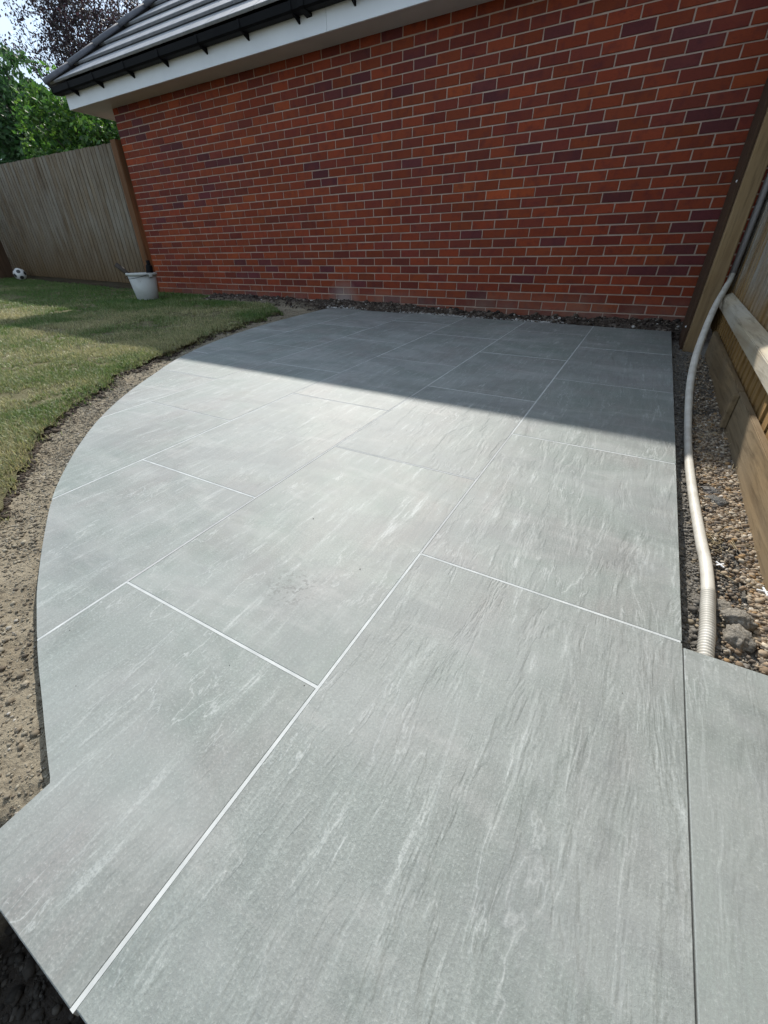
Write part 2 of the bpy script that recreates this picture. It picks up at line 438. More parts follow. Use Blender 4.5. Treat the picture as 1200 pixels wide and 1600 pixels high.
patio = tag(empty('patio', (5.2, -2.4, float(patio_z(5.2, -2.4)))), kind='structure')
def sheet(name, poly, mat, parent, top=0.0, thick=0.02, bevel=0.0):
    """prism over a grid-space polygon; the top follows the patio's fall"""
    ca = sum(q[0] for q in poly) / len(poly); cb = sum(q[1] for q in poly) / len(poly)
    cx, cy = g2w(ca, cb); cz = float(patio_z(cx, cy)) + top
    bm = bmesh.new(); T = []; Bt = []
    for a, b in poly:
        X, Y = g2w(a, b); z = float(patio_z(X, Y)) + top - cz
        T.append(bm.verts.new((a - ca, b - cb, z))); Bt.append(bm.verts.new((a - ca, b - cb, z - thick)))
    ft = bm.faces.new(T); bm.faces.new(Bt[::-1]); n = len(T)
    for i in range(n): bm.faces.new((T[i], Bt[i], Bt[(i + 1) % n], T[(i + 1) % n]))
    if bevel:
        bmesh.ops.bevel(bm, geom=[e for e in ft.edges], offset=bevel, segments=1, affect='EDGES')
    me = bm_mesh(name, bm); me.materials.append(mat)
    o = bpy.data.objects.new(name, me); COL.objects.link(o)
    o.rotation_euler = (0, 0, GANG)
    if parent:
        o.parent = parent; o.location = Vector((cx, cy, cz)) - Vector(parent.location)
    else: o.location = (cx, cy, cz)
    return o

GAP = 0.0062
for col in range(1, 8):
    a1 = -(col - 1) * GW; a0 = -col * GW
    js = [j for j in range(-4, 12) if (j % 2 == 0) == (col % 2 == 1)]
    for j in js:
        b0 = j * GL / 2; b1 = b0 + GL
        poly = clip_rect(outline, a0 + (GAP / 2), a1 - (GAP / 2 if col > 1 else 0), max(b0 + GAP / 2, B_NEAR), min(b1 - GAP / 2, B_FAR))
        if len(poly) < 3 or area(poly) < 0.003: continue
        sheet('paving_slab', poly, M['slab'], patio, top=random.uniform(-0.0006, 0.0006), thick=0.02, bevel=0.0012)
        # grout along the near short side and the left long side
        g = clip_rect(outline, a0 + GAP / 2, a1 - GAP / 2, b0 - GAP / 2, b0 + GAP / 2)
        faint = (col, j) in ((2, 1), (3, 2), (4, 1), (5, 2), (3, 4), (4, -1))
        if len(g) > 2 and area(g) > 1e-5 and b0 > B_NEAR + 0.01:
            sheet('grout_joint', g, M['grout_grey' if faint else 'grout_white'], patio, top=(-0.0002 if faint else -0.0005), thick=0.015)
        g = clip_rect(outline, a0 - GAP / 2, a0 + GAP / 2, max(b0, B_NEAR), min(b1, B_FAR))
        faint = (col, j) in ((1, 0), (2, 1), (2, -1), (3, 2), (4, 1), (4, 3), (5, 2))
        if len(g) > 2 and area(g) > 1e-5:
            sheet('grout_joint', g, M['grout_grey' if faint else 'grout_white'], patio, top=(-0.0002 if faint else -0.0005), thick=0.015)
# path slabs beside the near end, butted up with an open joint
sheet('paving_slab', [(0.0022, -0.955), (0.0022, -0.014), (0.196, -0.010), (0.196, -0.955)], M['slab'], patio, thick=0.02, bevel=0.0012)
sheet('paving_slab', [(0.0022, -1.86), (0.0022, -0.958), (0.196, -0.958), (0.196, -1.86)], M['slab'], patio, thick=0.02, bevel=0.0012)
sheet('grout_joint', [(0.0, B_NEAR), (0.0, -0.014), (0.0022, -0.014), (0.0022, B_NEAR)], M['grout_dark'], patio, top=-0.004, thick=0.012)
bed_poly = [(q[0] + (0.012 if i < len(EDGE) else 0), q[1]) for i, q in enumerate(outline)]
bed_poly = clip_rect(bed_poly, -9, -0.012, B_NEAR + 0.012, B_FAR - 0.012)
sheet('bedding', bed_poly, M['bed'], patio, top=-0.0215, thick=0.10)

# ------------------------------------------------------------------ ground sheets
bm = bmesh.new()
vs = [bm.verts.new(c) for c in ((-600, -600, -0.62), (600, -600, -0.62), (600, 900, -0.62), (-600, 900, -0.62))]
bm.faces.new(vs)
tag(link('ground', bm_mesh('ground', bm), M['soil_dark']), kind='structure')

def turf_edge(Y):
    ys = [-9.0, -4.95, -4.62, -4.42, -4.30, -4.20, -3.97, -3.61, -3.10, -2.39, -1.90, -1.26, -0.80, -0.45, 0.0]
    xs = [5.75, 5.72, 5.42, 5.17, 5.00, 4.84, 4.50, 4.14, 3.77, 3.46, 3.28, 3.12, 3.03, 2.60, 2.50]
    return np.interp(Y, ys, xs) + 0.16 * (fbm(np.asarray(Y) * 5, np.zeros_like(Y), 3) - 0.47) + 0.05 * (vnoise(np.asarray(Y) * 37, np.zeros_like(Y), 9) - 0.5)
_EX = np.array([q[0] for q in EDGE]); _EY = np.array([q[1] for q in EDGE])
def patio_left(Y):                       # x of the patio's curved edge at y
    return np.interp(-np.asarray(Y), -_EY, _EX)

# soil sheet round the patio (bare strip, wall bed, gravel bed)
def soil_z(X, Y, rough=True):
    base = patio_z(X, Y)
    left = base - 0.027 + 0.015 * sstep(0.10, 0.35, patio_left(Y) - X)
    h = left
    right = X > 6.89
    h = np.where(right, base - 0.060, h)
    wall = sstep(-0.24, -0.06, Y)
    top = -0.045 + 0.055 * sstep(5.2, 3.0, X) + 0.045 * (fbm(X * 4, Y * 4, 21) - 0.4)
    h = h * (1 - wall) + np.maximum(top, base - 0.02) * wall
    bedz = base + 0.045
    bed = sstep(3.25, 3.0, X) * sstep(0.9, 1.5, X) * sstep(-0.50, -0.25, Y)
    h = h * (1 - bed) + bedz * bed
    deep = sstep(-4.70, -4.735, Y) * (X > 6.0)
    h = h * (1 - deep) + (base - 0.20) * deep
    under = (X > turf_edge(Y) * 0 + 0) & (X < turf_edge(Y) - 0.06) & (bed < 0.3)
    h = np.where(under, base - 0.06, h)
    inside = (X > patio_left(Y) + 0.03) & (X < 6.875) & (Y > -4.70) & (Y < -0.27)
    if rough:
        amp = np.where(right, 0.016, 0.020)
        amp = amp + 0.025 * np.maximum(bed, wall * 0.6) + 0.03 * deep
        n = fbm(X * 14, Y * 14, 40, 4) - 0.47
        n2 = np.abs(fbm(X * 40, Y * 40, 60, 3) - 0.44)
        h = h + amp * n * 1.6 - 0.012 * n2
    return np.where(inside, np.minimum(h, base - 0.06), h)

def grid_sheet(name, x0, x1, y0, y1, st, zf, mat):
    nx = int((x1 - x0) / st) + 1; ny = int((y1 - y0) / st) + 1
    X, Y = np.meshgrid(np.linspace(x0, x1, nx), np.linspace(y0, y1, ny))
    Z = zf(X, Y)
    V = np.stack([X.ravel(), Y.ravel(), Z.ravel()], 1)
    i = np.arange(nx * ny).reshape(ny, nx)
    Fq = np.stack([i[:-1, :-1].ravel(), i[:-1, 1:].ravel(), i[1:, 1:].ravel(), i[1:, :-1].ravel()], 1)
    return link(name, mesh_np(name, V, Fq, True), mat)

def mat_ground_mix():
    # dry clay on the bare strip, greyer crumbly earth beside the fence, dark humus along the wall
    t = NT('bare_earth'); v = t.n('TexCoord').outputs['Object']
    n1 = t.noise(v, 4, 6, 0.65); n2 = t.noise(v, 60, 6, 0.7); n3 = t.noise(v, 18, 5, 0.6)
    c = t.mix(t.rng(n1, 0.35, 0.65, 0, 1), (0.225, 0.188, 0.132), (0.305, 0.265, 0.195))
    sx = t.n('SeparateXYZ'); t.l(v, sx.inputs[0])
    grey = t.rng(sx.outputs[0], 6.7, 6.9, 0, 1)
    c = t.mix(grey, c, t.mix(n1, (0.15, 0.138, 0.12), (0.24, 0.222, 0.19)))
    hum = t.rng(t.math('ADD', sx.outputs[1], t.math('MULTIPLY', t.math('SUBTRACT', n1, 0.5), 0.25)), -0.42, -0.22, 0, 1)
    c = t.mix(hum, c, t.mix(t.rng(n3, 0.5, 0.64, 0, 1), (0.055, 0.042, 0.034), (0.15, 0.125, 0.105)))
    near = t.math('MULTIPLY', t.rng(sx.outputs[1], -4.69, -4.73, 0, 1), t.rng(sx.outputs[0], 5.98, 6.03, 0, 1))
    c = t.mix(near, c, (0.045, 0.039, 0.033))  # soil colour darkened here to stand for shade under the patio edge
    c = t.mix(t.rng(n2, 0.32, 0.5, 0.7, 0), c, (0.05, 0.042, 0.033))
    t.base(c); t.rough(0.95); t.b.inputs['Specular IOR Level'].default_value = 0.12
    t.bump(t.math('ADD', n2, n3), 0.9, 0.012)
    return t.m
M['earth'] = mat_ground_mix()
tag(grid_sheet('soil', 0.9, 7.6, -7.0, 0.02, 0.0185, soil_z, M['earth']), kind='structure')

# lawn turf: rows in y, columns from the far side to the ragged cut edge, then down its face
def build_lawn():
    ys = np.concatenate([np.linspace(-9, -4.7, 30)[:-1], np.linspace(-4.7, -0.035, 330)])
    t = 1 - (1 - np.linspace(0, 1, 130)) ** 2.2
    E = turf_edge(ys)
    x0 = -5.25
    X = x0 + (E[:, None] - x0) * t[None, :]
    Y = np.repeat(ys[:, None], X.shape[1], 1)
    Z = lawn_z(X, Y) + 0.014 * (fbm(X * 11, Y * 11, 71) - 0.47)
    Z = Z - (0.018 * vnoise(Y * 9, Y * 0, 44) + 0.003) * sstep(0.07, 0.0, E[:, None] - X)      # the cut lip sags and crumbles
    # cut face
    e1 = np.stack([E - 0.012 - 0.03 * vnoise(ys * 30, ys * 0, 5), ys, patio_z(E, ys) - 0.02], 1)
    e2 = np.stack([E - 0.02, ys, patio_z(E, ys) - 0.10], 1)
    Xf = np.concatenate([X, e1[:, :1], e2[:, :1]], 1); Yf = np.concatenate([Y, e1[:, 1:2], e2[:, 1:2]], 1)
    Zf = np.concatenate([Z, e1[:, 2:], e2[:, 2:]], 1)
    ny, nx = Xf.shape
    V = np.stack([Xf.ravel(), Yf.ravel(), Zf.ravel()], 1)
    i = np.arange(nx * ny).reshape(ny, nx)
    Fq = np.stack([i[:-1, :-1].ravel(), i[:-1, 1:].ravel(), i[1:, 1:].ravel(), i[1:, :-1].ravel()], 1)
    return mesh_np('lawn', V, Fq, True)
tag(link('lawn', build_lawn(), M['turf_soil']), kind='structure')

def build_grass():
    zones = [(3.0, 5.75, -5.2, -0.45, 30000), (0.2, 3.3, -4.6, -0.05, 12000), (-5.1, 0.2, -4.6, -0.04, 4200)]
    PX, PY = [], []
    for x0, x1, y0, y1, d in zones:
        n = int((x1 - x0) * (y1 - y0) * d)
        x = RNG.uniform(x0, x1, n); y = RNG.uniform(y0, y1, n)
        e = turf_edge(y)
        u, v = project(np.stack([x, y, lawn_z(x, y)], 1))
        dens = fbm(x * 3.5, y * 3.5, 90, 3) + 0.35 * (vnoise(x * 19, y * 19, 33) - 0.5)
        keep = (x < e + np.minimum(RNG.exponential(0.018, n), 0.11) * (vnoise(x * 14, y * 14, 66) > 0.45)) & (dens > 0.20 + 0.17 * RNG.random(n)) & (u > -160) & (u < 1300)
        bedm = (x > 1.15) & (y > -0.38)
        keep &= ~bedm
        PX.append(x[keep]); PY.append(y[keep])
    x = np.concatenate(PX); y = np.concatenate(PY); n = len(x)
    dist = np.hypot(x - CAM[0], y - CAM[1])
    z = lawn_z(x, y) + 0.014 * (fbm(x * 11, y * 11, 71) - 0.47) - 0.003
    ed = turf_edge(y); z = z - (0.018 * vnoise(y * 9, y * 0, 44) + 0.003) * sstep(0.07, 0.0, ed - x)
    out = x > ed; z = np.where(out, soil_z(x, y, False) - 0.002, z)
    L = RNG.uniform(0.012, 0.036, n) * (0.7 + 0.7 * fbm(x * 2, y * 2, 12, 2)) * (1 + 0.25 * sstep(4, 8, dist))
    w = RNG.uniform(0.0011, 0.0024, n) * (1 + 0.55 * sstep(2.5, 8, dist))
    th = RNG.uniform(0, 2 * math.pi, n); lean = RNG.uniform(0.15, 1.25, n)
    dx = np.cos(th); dy = np.sin(th); px = -dy; py = dx
    b = np.stack([x, y, z], 1)
    side = np.stack([px, py, np.zeros(n)], 1) * w[:, None]
    mid = b + np.stack([dx * np.sin(lean * .6), dy * np.sin(lean * .6), np.cos(lean * .6)], 1) * (L * 0.55)[:, None]
    tip = mid + np.stack([dx * np.sin(lean * 1.2), dy * np.sin(lean * 1.2), np.cos(lean * 1.2)], 1) * (L * 0.5)[:, None]
    V = np.stack([b - side, b + side, mid - side * .8, mid + side * .8, tip], 1).reshape(-1, 3)
    k = np.arange(n)[:, None] * 5
    Fq = np.concatenate([k + [0, 1, 3], k + [0, 3, 2], k + [2, 3, 4]], 0)
    dry = np.clip(fbm(x * 1.7 + 3, y * 1.7, 55, 4) * 2.3 - 0.66 + RNG.normal(0, 0.24, n) + 0.18 * sstep(-1.5, 3.5, x) - 0.55 * sstep(-2.0, -0.6, y), 0, 1)
    g = np.array([0.090, 0.158, 0.038]); s = np.array([0.40, 0.36, 0.20])
    c = g[None] * (1 - dry[:, None]) + s[None] * dry[:, None]
    c *= RNG.uniform(0.65, 1.3, n)[:, None]
    return mesh_np('grass', V, Fq, False, np.repeat(c, 5, 0))
tag(link('grass', build_grass(), M['grass']), 'short dry green grass covering the lawn beside the patio', 'grass', kind='stuff')

# ------------------------------------------------------------------ loose stones
def ico():
    bm = bmesh.new(); bmesh.ops.create_icosphere(bm, subdivisions=1, radius=1.0)
    V = np.array([v.co[:] for v in bm.verts]); Fc = np.array([[v.index for v in f.verts] for f in bm.faces]); bm.free()
    return V, Fc
ICO_V, ICO_F = ico()
def stones(name, x, y, z, r, cols, flat=0.65, mat='stone', label=None):
    n = len(x); nv = len(ICO_V)
    sc = r[:, None] * np.stack([RNG.uniform(0.75, 1.35, n), RNG.uniform(0.75, 1.2, n), RNG.uniform(flat * 0.7, flat * 1.25, n)], 1)
    V = ICO_V[None] * (1 + RNG.uniform(-0.22, 0.22, (n, nv, 1))) * sc[:, None, :]
    a = RNG.uniform(0, 6.283, n); tl = RNG.normal(0, 0.3, n)
    ct, st_ = np.cos(tl)[:, None], np.sin(tl)[:, None]
    Vx, Vz = V[..., 0] * ct - V[..., 2] * st_, V[..., 0] * st_ + V[..., 2] * ct
    ca, sa = np.cos(a)[:, None], np.sin(a)[:, None]
    W = np.stack([Vx * ca - V[..., 1] * sa + x[:, None], Vx * sa + V[..., 1] * ca + y[:, None], Vz + z[:, None]], 2).reshape(-1, 3)
    Fq = (ICO_F[None] + (np.arange(n) * nv)[:, None, None]).reshape(-1, 3)
    o = link(name, mesh_np(name, W, Fq, False, np.repeat(cols, nv, 0)), M[mat])
    tag(o, label, None, kind='stuff')
    return o
def pick(n, pal, wts, var=0.2):
    pal = np.array(pal); c = pal[RNG.choice(len(pal), n, p=np.array(wts) / sum(wts))]
    return c * RNG.uniform(1 - var, 1 + var, (n, 1))

# crumbs on the bare strip left of the patio
n = 26000
y = np.concatenate([RNG.uniform(-4.75, -3.2, n // 2), RNG.uniform(-4.0, -0.3, n - n // 2)])
pl = patio_left(y); te = turf_edge(y)
x = te + (pl - te) * RNG.uniform(-0.02, 0.97, n)
keep = (x < pl - 0.004) | (y < -4.66); x, y = x[keep], y[keep]
r = np.clip(RNG.lognormal(-6.35, 0.45, len(x)), 0.0010, 0.0065)
tag(stones('soil_crumbs', x, y, soil_z(x, y) + r * 0.25, r, pick(len(x), [(0.28, 0.25, 0.19), (0.22, 0.19, 0.143), (0.38, 0.35, 0.30), (0.13, 0.108, 0.082)], [6, 4, 1, 2])),
    'pale dry soil crumbs and grit along the curved patio edge', 'soil crumbs')
# bigger crumbled lumps lying in drifts on the strip
n = 3600
y = -0.4 - 4.3 * RNG.beta(1.6, 0.9, n); pl = patio_left(y); te = turf_edge(y)
x = te + (pl - te) * RNG.beta(1.1, 1.5, n); m_ = (fbm(x * 7, y * 7, 29, 3) > 0.45) & (x < pl - 0.012); x, y = x[m_], y[m_]
r = np.clip(RNG.lognormal(-5.75, 0.42, len(x)), 0.002, 0.0085)
tag(stones('soil_lumps', x, y, soil_z(x, y) + r * 0.1, r, pick(len(x), [(0.24, 0.205, 0.15), (0.18, 0.148, 0.105), (0.30, 0.265, 0.20), (0.12, 0.095, 0.068)], [5, 4, 2, 2])),
    'brown crumbled soil lumps lying in drifts on the bare strip', 'soil lumps')
# soil crumbs at the cut turf, coloured dark for its shadowy crevices
n = 9000
y = -0.3 - 4.3 * RNG.beta(1.3, 1.0, n)
x = turf_edge(y) + 0.055 * (RNG.random(n) - 0.28) * (0.5 + 1.2 * vnoise(y * 7, y * 0, 81))
r = np.clip(RNG.lognormal(-5.6, 0.5, n), 0.0016, 0.014)
tag(stones('turf_shade_crumbs', x, y, np.maximum(soil_z(x, y), patio_z(x, y) - 0.045 + 0.02 * RNG.random(n)) + r * 0.2, r, pick(n, [(0.055, 0.04, 0.028), (0.085, 0.064, 0.045), (0.035, 0.027, 0.02), (0.14, 0.115, 0.085)], [4, 3, 3, 1])),
    'crumbly soil coloured dark for shaded crevices along the cut turf edge beside the bare strip', 'soil crumbs')
# crumbs under the near corner, coloured dark for the shade there
n = 5000
x = RNG.uniform(6.02, 6.6, n); y = RNG.uniform(-5.2, -4.76, n); r = np.clip(RNG.lognormal(-6.0, 0.55, n), 0.0012, 0.013)
tag(stones('dark_soil_crumbs', x, y, soil_z(x, y) + r * 0.2, r, pick(n, [(0.045, 0.04, 0.034), (0.075, 0.068, 0.058), (0.03, 0.027, 0.023)], [3, 1, 2])),
    'soil crumbs coloured dark for the shade below the near left patio corner', 'soil crumbs')
# earth crumbs between slab edge and hose, and the gravel against the fence
n = 12000
y = -0.3 - 3.62 * RNG.beta(1.6, 1.0, n); x = RNG.uniform(6.905, 7.05, n)
r = np.clip(RNG.lognormal(-5.95, 0.5, n), 0.0014, 0.011)
tag(stones('earth_crumbs', x, y, soil_z(x, y) + r * 0.3, r, pick(n, [(0.20, 0.185, 0.16), (0.14, 0.128, 0.11), (0.27, 0.25, 0.22), (0.29, 0.24, 0.17)], [5, 4, 2, 1])),
    'grey crumbly earth between the patio edge and the cream hose', 'soil crumbs')
n = 30000
y = -0.75 - 3.13 * RNG.beta(1.5, 0.95, n); x = RNG.uniform(6.97, 7.115, n)
clear = ((x < 7.06) & (y < -3.30) & (RNG.random(n) < 0.92)) | ((y > -2.15) & (RNG.random(n) < 0.75)) | ((x < 6.985 + 0.02 * fbm(y * 6, y * 0, 8)) & (RNG.random(n) < 0.7))
x, y = x[~clear], y[~clear]; n = len(x)
r = np.clip(RNG.lognormal(-5.55, 0.38, n), 0.002, 0.010)
lift = 0.012 * fbm(x * 9, y * 9, 15) * 2
tag(stones('pea_gravel', x, y, soil_z(x, y) + r * 0.4 + lift * 0.6 * RNG.random(n) + 0.004, r,
           pick(n, [(0.34, 0.27, 0.19), (0.24, 0.175, 0.115), (0.44, 0.38, 0.29), (0.17, 0.14, 0.11), (0.31, 0.20, 0.10), (0.56, 0.50, 0.42)], [6, 5, 2.5, 5, 1.5, 0.6])),
    'brown and cream pea gravel along the foot of the right fence', 'gravel')
# litter along the wall
n = 4200
x = RNG.uniform(1.0, 6.95, n); y = RNG.uniform(-0.25, -0.01, n)
y = np.where((x < 3.2), RNG.uniform(-0.42, -0.01, n), y)
r = np.clip(RNG.lognormal(-5.0, 0.55, n), 0.0025, 0.026)
tag(stones('wall_foot_litter', x, y, soil_z(x, y) + r * 0.35, r,
           pick(n, [(0.06, 0.045, 0.036), (0.10, 0.078, 0.06), (0.17, 0.14, 0.115), (0.035, 0.028, 0.024), (0.50, 0.48, 0.44)], [5, 4, 3, 3, 0.35])),
    'dark soil, bark and grit piled along the foot of the brick wall', 'soil litter')
# pale mortar droppings left beside the slabs
n = 700
x = np.concatenate([RNG.normal(4.75, 0.28, n // 2), RNG.normal(3.5, 0.12, n // 4), RNG.normal(5.75, 0.15, n - n // 2 - n // 4)]); y = RNG.uniform(-0.225, -0.15, n)
r = np.clip(RNG.lognormal(-4.9, 0.4, n), 0.003, 0.02)
tag(stones('mortar_droppings', x, y, np.maximum(soil_z(x, y) + 0.004, patio_z(x, y) - 0.002), r, pick(n, [(0.44, 0.43, 0.41), (0.34, 0.33, 0.31)], [1, 1]), flat=0.4),
    'pale grey mortar droppings beside the far edge of the patio', 'mortar')

# specks of grit dropped on the slabs
n = 90
y = RNG.uniform(-4.6, -0.4, n); x = RNG.uniform(3.9, 6.85, n); ok = x > patio_left(y) + 0.08; x, y = x[ok], y[ok]
r = np.clip(RNG.lognormal(-6.9, 0.4, len(x)), 0.0006, 0.0018)
tag(stones('grit', x, y, patio_z(x, y) + r * 0.35, r, pick(len(x), [(0.06, 0.052, 0.045), (0.20, 0.18, 0.15), (0.11, 0.09, 0.07)], [3, 1, 2])),
    'tiny dark specks of grit scattered over the slabs', 'grit')

def clod(name, loc, r, label, cat, col, group=None, seed=0, flat=0.75):
    bm = bmesh.new(); bmesh.ops.create_icosphere(bm, subdivisions=4, radius=1.0)
    rs = np.random.default_rng(seed); off = rs.uniform(0, 50, 3)
    for v in bm.verts:
        c = np.array(v.co[:])
        d = 1 + 0.75 * (fbm(c[0] * 1.6 + off[0] + c[2], c[1] * 1.6 + off[1] - c[2], seed, 3) - 0.47) + 0.45 * (fbm(c[0] * 6 + off[1] + 2 * c[2], c[1] * 6 + off[2] - c[2], seed + 5, 3) - 0.47)
        v.co = Vector((c[0] * r * d * 1.15, c[1] * r * d, c[2] * r * d * flat))
    me = bm_mesh(name, bm, True)
    o = link(name, me, mat_soil('clod_' + name + str(seed), col, tuple(x * 1.35 for x in col), tuple(x * 1.7 for x in col), 2.5, 0.9))
    o.location = loc; o.rotation_euler = (0, 0, seed)
    return tag(o, label, cat, group)
def on_soil(x, y, dz=0.0): return (x, y, float(soil_z(np.array(x), np.array(y))) + dz)

# ------------------------------------------------------------------ brick garage
BW, BH, JT = 0.225, 0.075, 0.010
garage = tag(empty('brick_garage', (3.5, 2.7, -0.3)), 'red brick garage with white fascia and grey tiled hip roof', 'garage')
WX0, WX1, WTOP = -0.225, 8.1, 2.172
wall = box('wall', WX0 + 0.006, WX1, 0.006, 5.4, -0.6, WTOP, M['mortar'], garage)
def brick_mesh(k, half=False, seedv=0):
    bm = bmesh.new()
    L = (0.5 * BW if half else BW) - JT
    bm_box(bm, -L / 2, L / 2, 0.0, 0.06, -(BH - JT) / 2, (BH - JT) / 2)
    rs = random.Random(k)
    for v in bm.verts:
        v.co.x += rs.uniform(-0.0014, 0.0014); v.co.z += rs.uniform(-0.0014, 0.0014); v.co.y += rs.uniform(-0.001, 0.001)
    bmesh.ops.bevel(bm, geom=[e for e in bm.edges if all(v.co.y < 0.03 for v in e.verts)], offset=0.0022, segments=1, affect='EDGES')
    me = bm_mesh('brick', bm); return me
BR = [brick_mesh(k) for k in range(8)]; BRH = [brick_mesh(20 + k, True) for k in range(3)]
rows = range(-3, 30)
bricks = []
for rr in rows:
    zc = (rr - 0.5) * BH
    off = 0.0 if rr % 2 == 0 else 0.5
    k = -1
    x = WX0
    first = True
    while x < WX1 - 0.05:
        if first and off == 0.5:
            bricks.append((x + BW / 4, zc, True)); x += BW / 2
        else:
            bricks.append((x + BW / 2, zc, False)); x += BW
        first = False
    # row parity chosen so that even rows have perpends on multiples of BW
def brick_col(x, z):
    c = fbm(np.array(x * 1.6), np.array(z * 3.1), 77, 3) - 0.47
    u = random.random() * 0.8 + 0.1 + float(c) * 0.7
    if u < 0.13: b = (0.108, 0.026, 0.026)          # purple burnt
    elif u < 0.40: b = (0.158, 0.031, 0.018)
    elif u < 0.85: b = (0.212, 0.040, 0.0145)
    elif u < 0.96: b = (0.255, 0.050, 0.015)
    else: b = (0.275, 0.058, 0.017)
    s = random.uniform(0.82, 1.18)
    return tuple(q * s * random.uniform(0.94, 1.06) for q in b)
info = []
for (xc, zc, half) in bricks:
    hw = BW / 4 if half else BW / 2
    u, v = project([(xc - hw, 0, zc - BH / 2), (xc + hw, 0, zc - BH / 2), (xc + hw, 0, zc + BH / 2), (xc - hw, 0, zc + BH / 2)])
    A = 0.5 * abs(sum(u[i] * v[(i + 1) % 4] - u[(i + 1) % 4] * v[i] for i in range(4)))
    inside = (0 < u.mean() < 1200) and (0 < v.mean() < 1600) and zc > -0.05 and xc < 7.02 and v.mean() > 0 and not (xc > 6.9 and zc < 0.6)
    info.append((A if inside else 0, xc, zc, half))
order = sorted(range(len(info)), key=lambda i: -info[i][0])
single = set(order[:300])
VV, FF, CC = [], [], []; base = 0
def accum(me, mat4, colr):
    global base
    V = np.array([(mat4 @ v.co)[:] for v in me.vertices]); VV.append(V)
    for pgn in me.polygons: FF.append([i + base for i in pgn.vertices])
    CC.append(np.repeat(np.array(colr)[None], len(V), 0)); base += len(V)
for i, (A, xc, zc, half) in enumerate(info):
    me = random.choice(BRH if half else BR); colr = brick_col(xc, zc)
    pr = random.uniform(-0.0012, 0.0012)
    if i in single:
        if not me.materials: me.materials.append(M['brick1'])
        o = bpy.data.objects.new('brick', me); COL.objects.link(o); o.parent = wall
        o.location = Vector((xc, pr, zc)) - Vector(garage.location) - Vector(wall.location)
        o.color = (*colr, 1)
    else:
        accum(me, Matrix.Translation((xc, pr, zc)), colr)
for rr in rows:                                     # the flank that turns the left corner
    zc = (rr - 0.5) * BH; y0 = 0.1125 if rr % 2 == 0 else 0.225
    while y0 < 5.2:
        accum(random.choice(BR), Matrix.Translation((WX0, y0 + BW / 2, zc)) @ Matrix.Rotation(-math.pi / 2, 4, 'Z'), brick_col(y0 + 9, zc)); y0 += BW
me = bpy.data.meshes.new('brick_mass'); me.from_pydata(np.concatenate(VV).tolist(), [], FF)
a = me.color_attributes.new('tint', 'FLOAT_COLOR', 'POINT')
cc = np.ones((base, 4), np.float32); cc[:, :3] = np.concatenate(CC); a.data.foreach_set('color', cc.ravel())
bmass = link('bricks', me, M['brickN']); bmass.parent = wall; bmass.location = -Vector(garage.location) - Vector(wall.location)
bmass['kind'] = 'stuff'

# eaves
SOF = 2.168
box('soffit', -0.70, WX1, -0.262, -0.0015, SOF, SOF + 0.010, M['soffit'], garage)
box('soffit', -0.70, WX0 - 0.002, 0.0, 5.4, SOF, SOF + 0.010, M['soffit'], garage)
FJ = 3.55
box('fascia', -0.722, FJ - 0.0012, -0.282, -0.263, SOF - 0.006, 2.372, M['upvc'], garage, 0.002)
box('fascia', FJ + 0.0012, WX1, -0.282, -0.263, SOF - 0.006, 2.372, M['upvc'], garage, 0.002)
box('fascia', -0.7215, -0.703, -0.2625, 5.4, SOF - 0.006, 2.372, M['upvc'], garage, 0.002)
# gutter: squarish trough, open on top
def gutter():
    prof = [(-0.2835, 2.385), (-0.2835, 2.306), (-0.300, 2.300), (-0.372, 2.300), (-0.392, 2.312), (-0.400, 2.366), (-0.396, 2.366), (-0.388, 2.315), (-0.370, 2.304), (-0.300, 2.304), (-0.2875, 2.309), (-0.2875, 2.385)]
    bm = bmesh.new(); A = [bm.verts.new((-0.80, q[0], q[1])) for q in prof]; B = [bm.verts.new((WX1, q[0], q[1])) for q in prof]
    n = len(prof)
    for i in range(n): bm.faces.new((A[i], B[i], B[(i + 1) % n], A[(i + 1) % n]))
    bm.faces.new(A[::-1]); bm.faces.new(B)
    return bm_mesh('gutter', bm)
gut = link('gutter', gutter(), M['black_pvc'], garage)
bm = bmesh.new()
vs = [bm.verts.new(c) for c in ((-0.806, -0.284, 2.386), (-0.806, -0.284, 2.303), (-0.806, -0.37, 2.297), (-0.806, -0.397, 2.312), (-0.806, -0.403, 2.37))]
f = bm.faces.new(vs); r_ = bmesh.ops.extrude_face_region(bm, geom=[f]); bmesh.ops.translate(bm, vec=(0.012, 0, 0), verts=[g for g in r_['geom'] if isinstance(g, bmesh.types.BMVert)])
link('stop_end', bm_mesh('stop_end', bm), M['black_pvc'], gut)
def bracket(x, w=0.016, dz=0.0):
    bm = bmesh.new()
    pts = [(-0.2828, 2.302), (-0.2828, 2.256 + dz), (-0.292, 2.258 + dz), (-0.384, 2.2985), (-0.402, 2.312), (-0.406, 2.371), (-0.402, 2.371), (-0.396, 2.309), (-0.376, 2.2995)]
    A = [bm.verts.new((x - w / 2, q[0], q[1])) for q in pts]; B = [bm.verts.new((x + w / 2, q[0], q[1])) for q in pts]; n = len(pts)
    for i in range(n): bm.faces.new((A[i], B[i], B[(i + 1) % n], A[(i + 1) % n]))
    bm.faces.new(A[::-1]); bm.faces.new(B)
    link('gutter_bracket', bm_mesh('gutter_bracket', bm), M['black_pvc'], gut)
for x in (-0.41, 0.145, 0.775, 1.395, 2.025, 2.62, 3.255, 3.86, 4.48, 5.1, 5.7, 6.3, 6.9): bracket(x)
bracket(3.37, 0.06, 0.022)

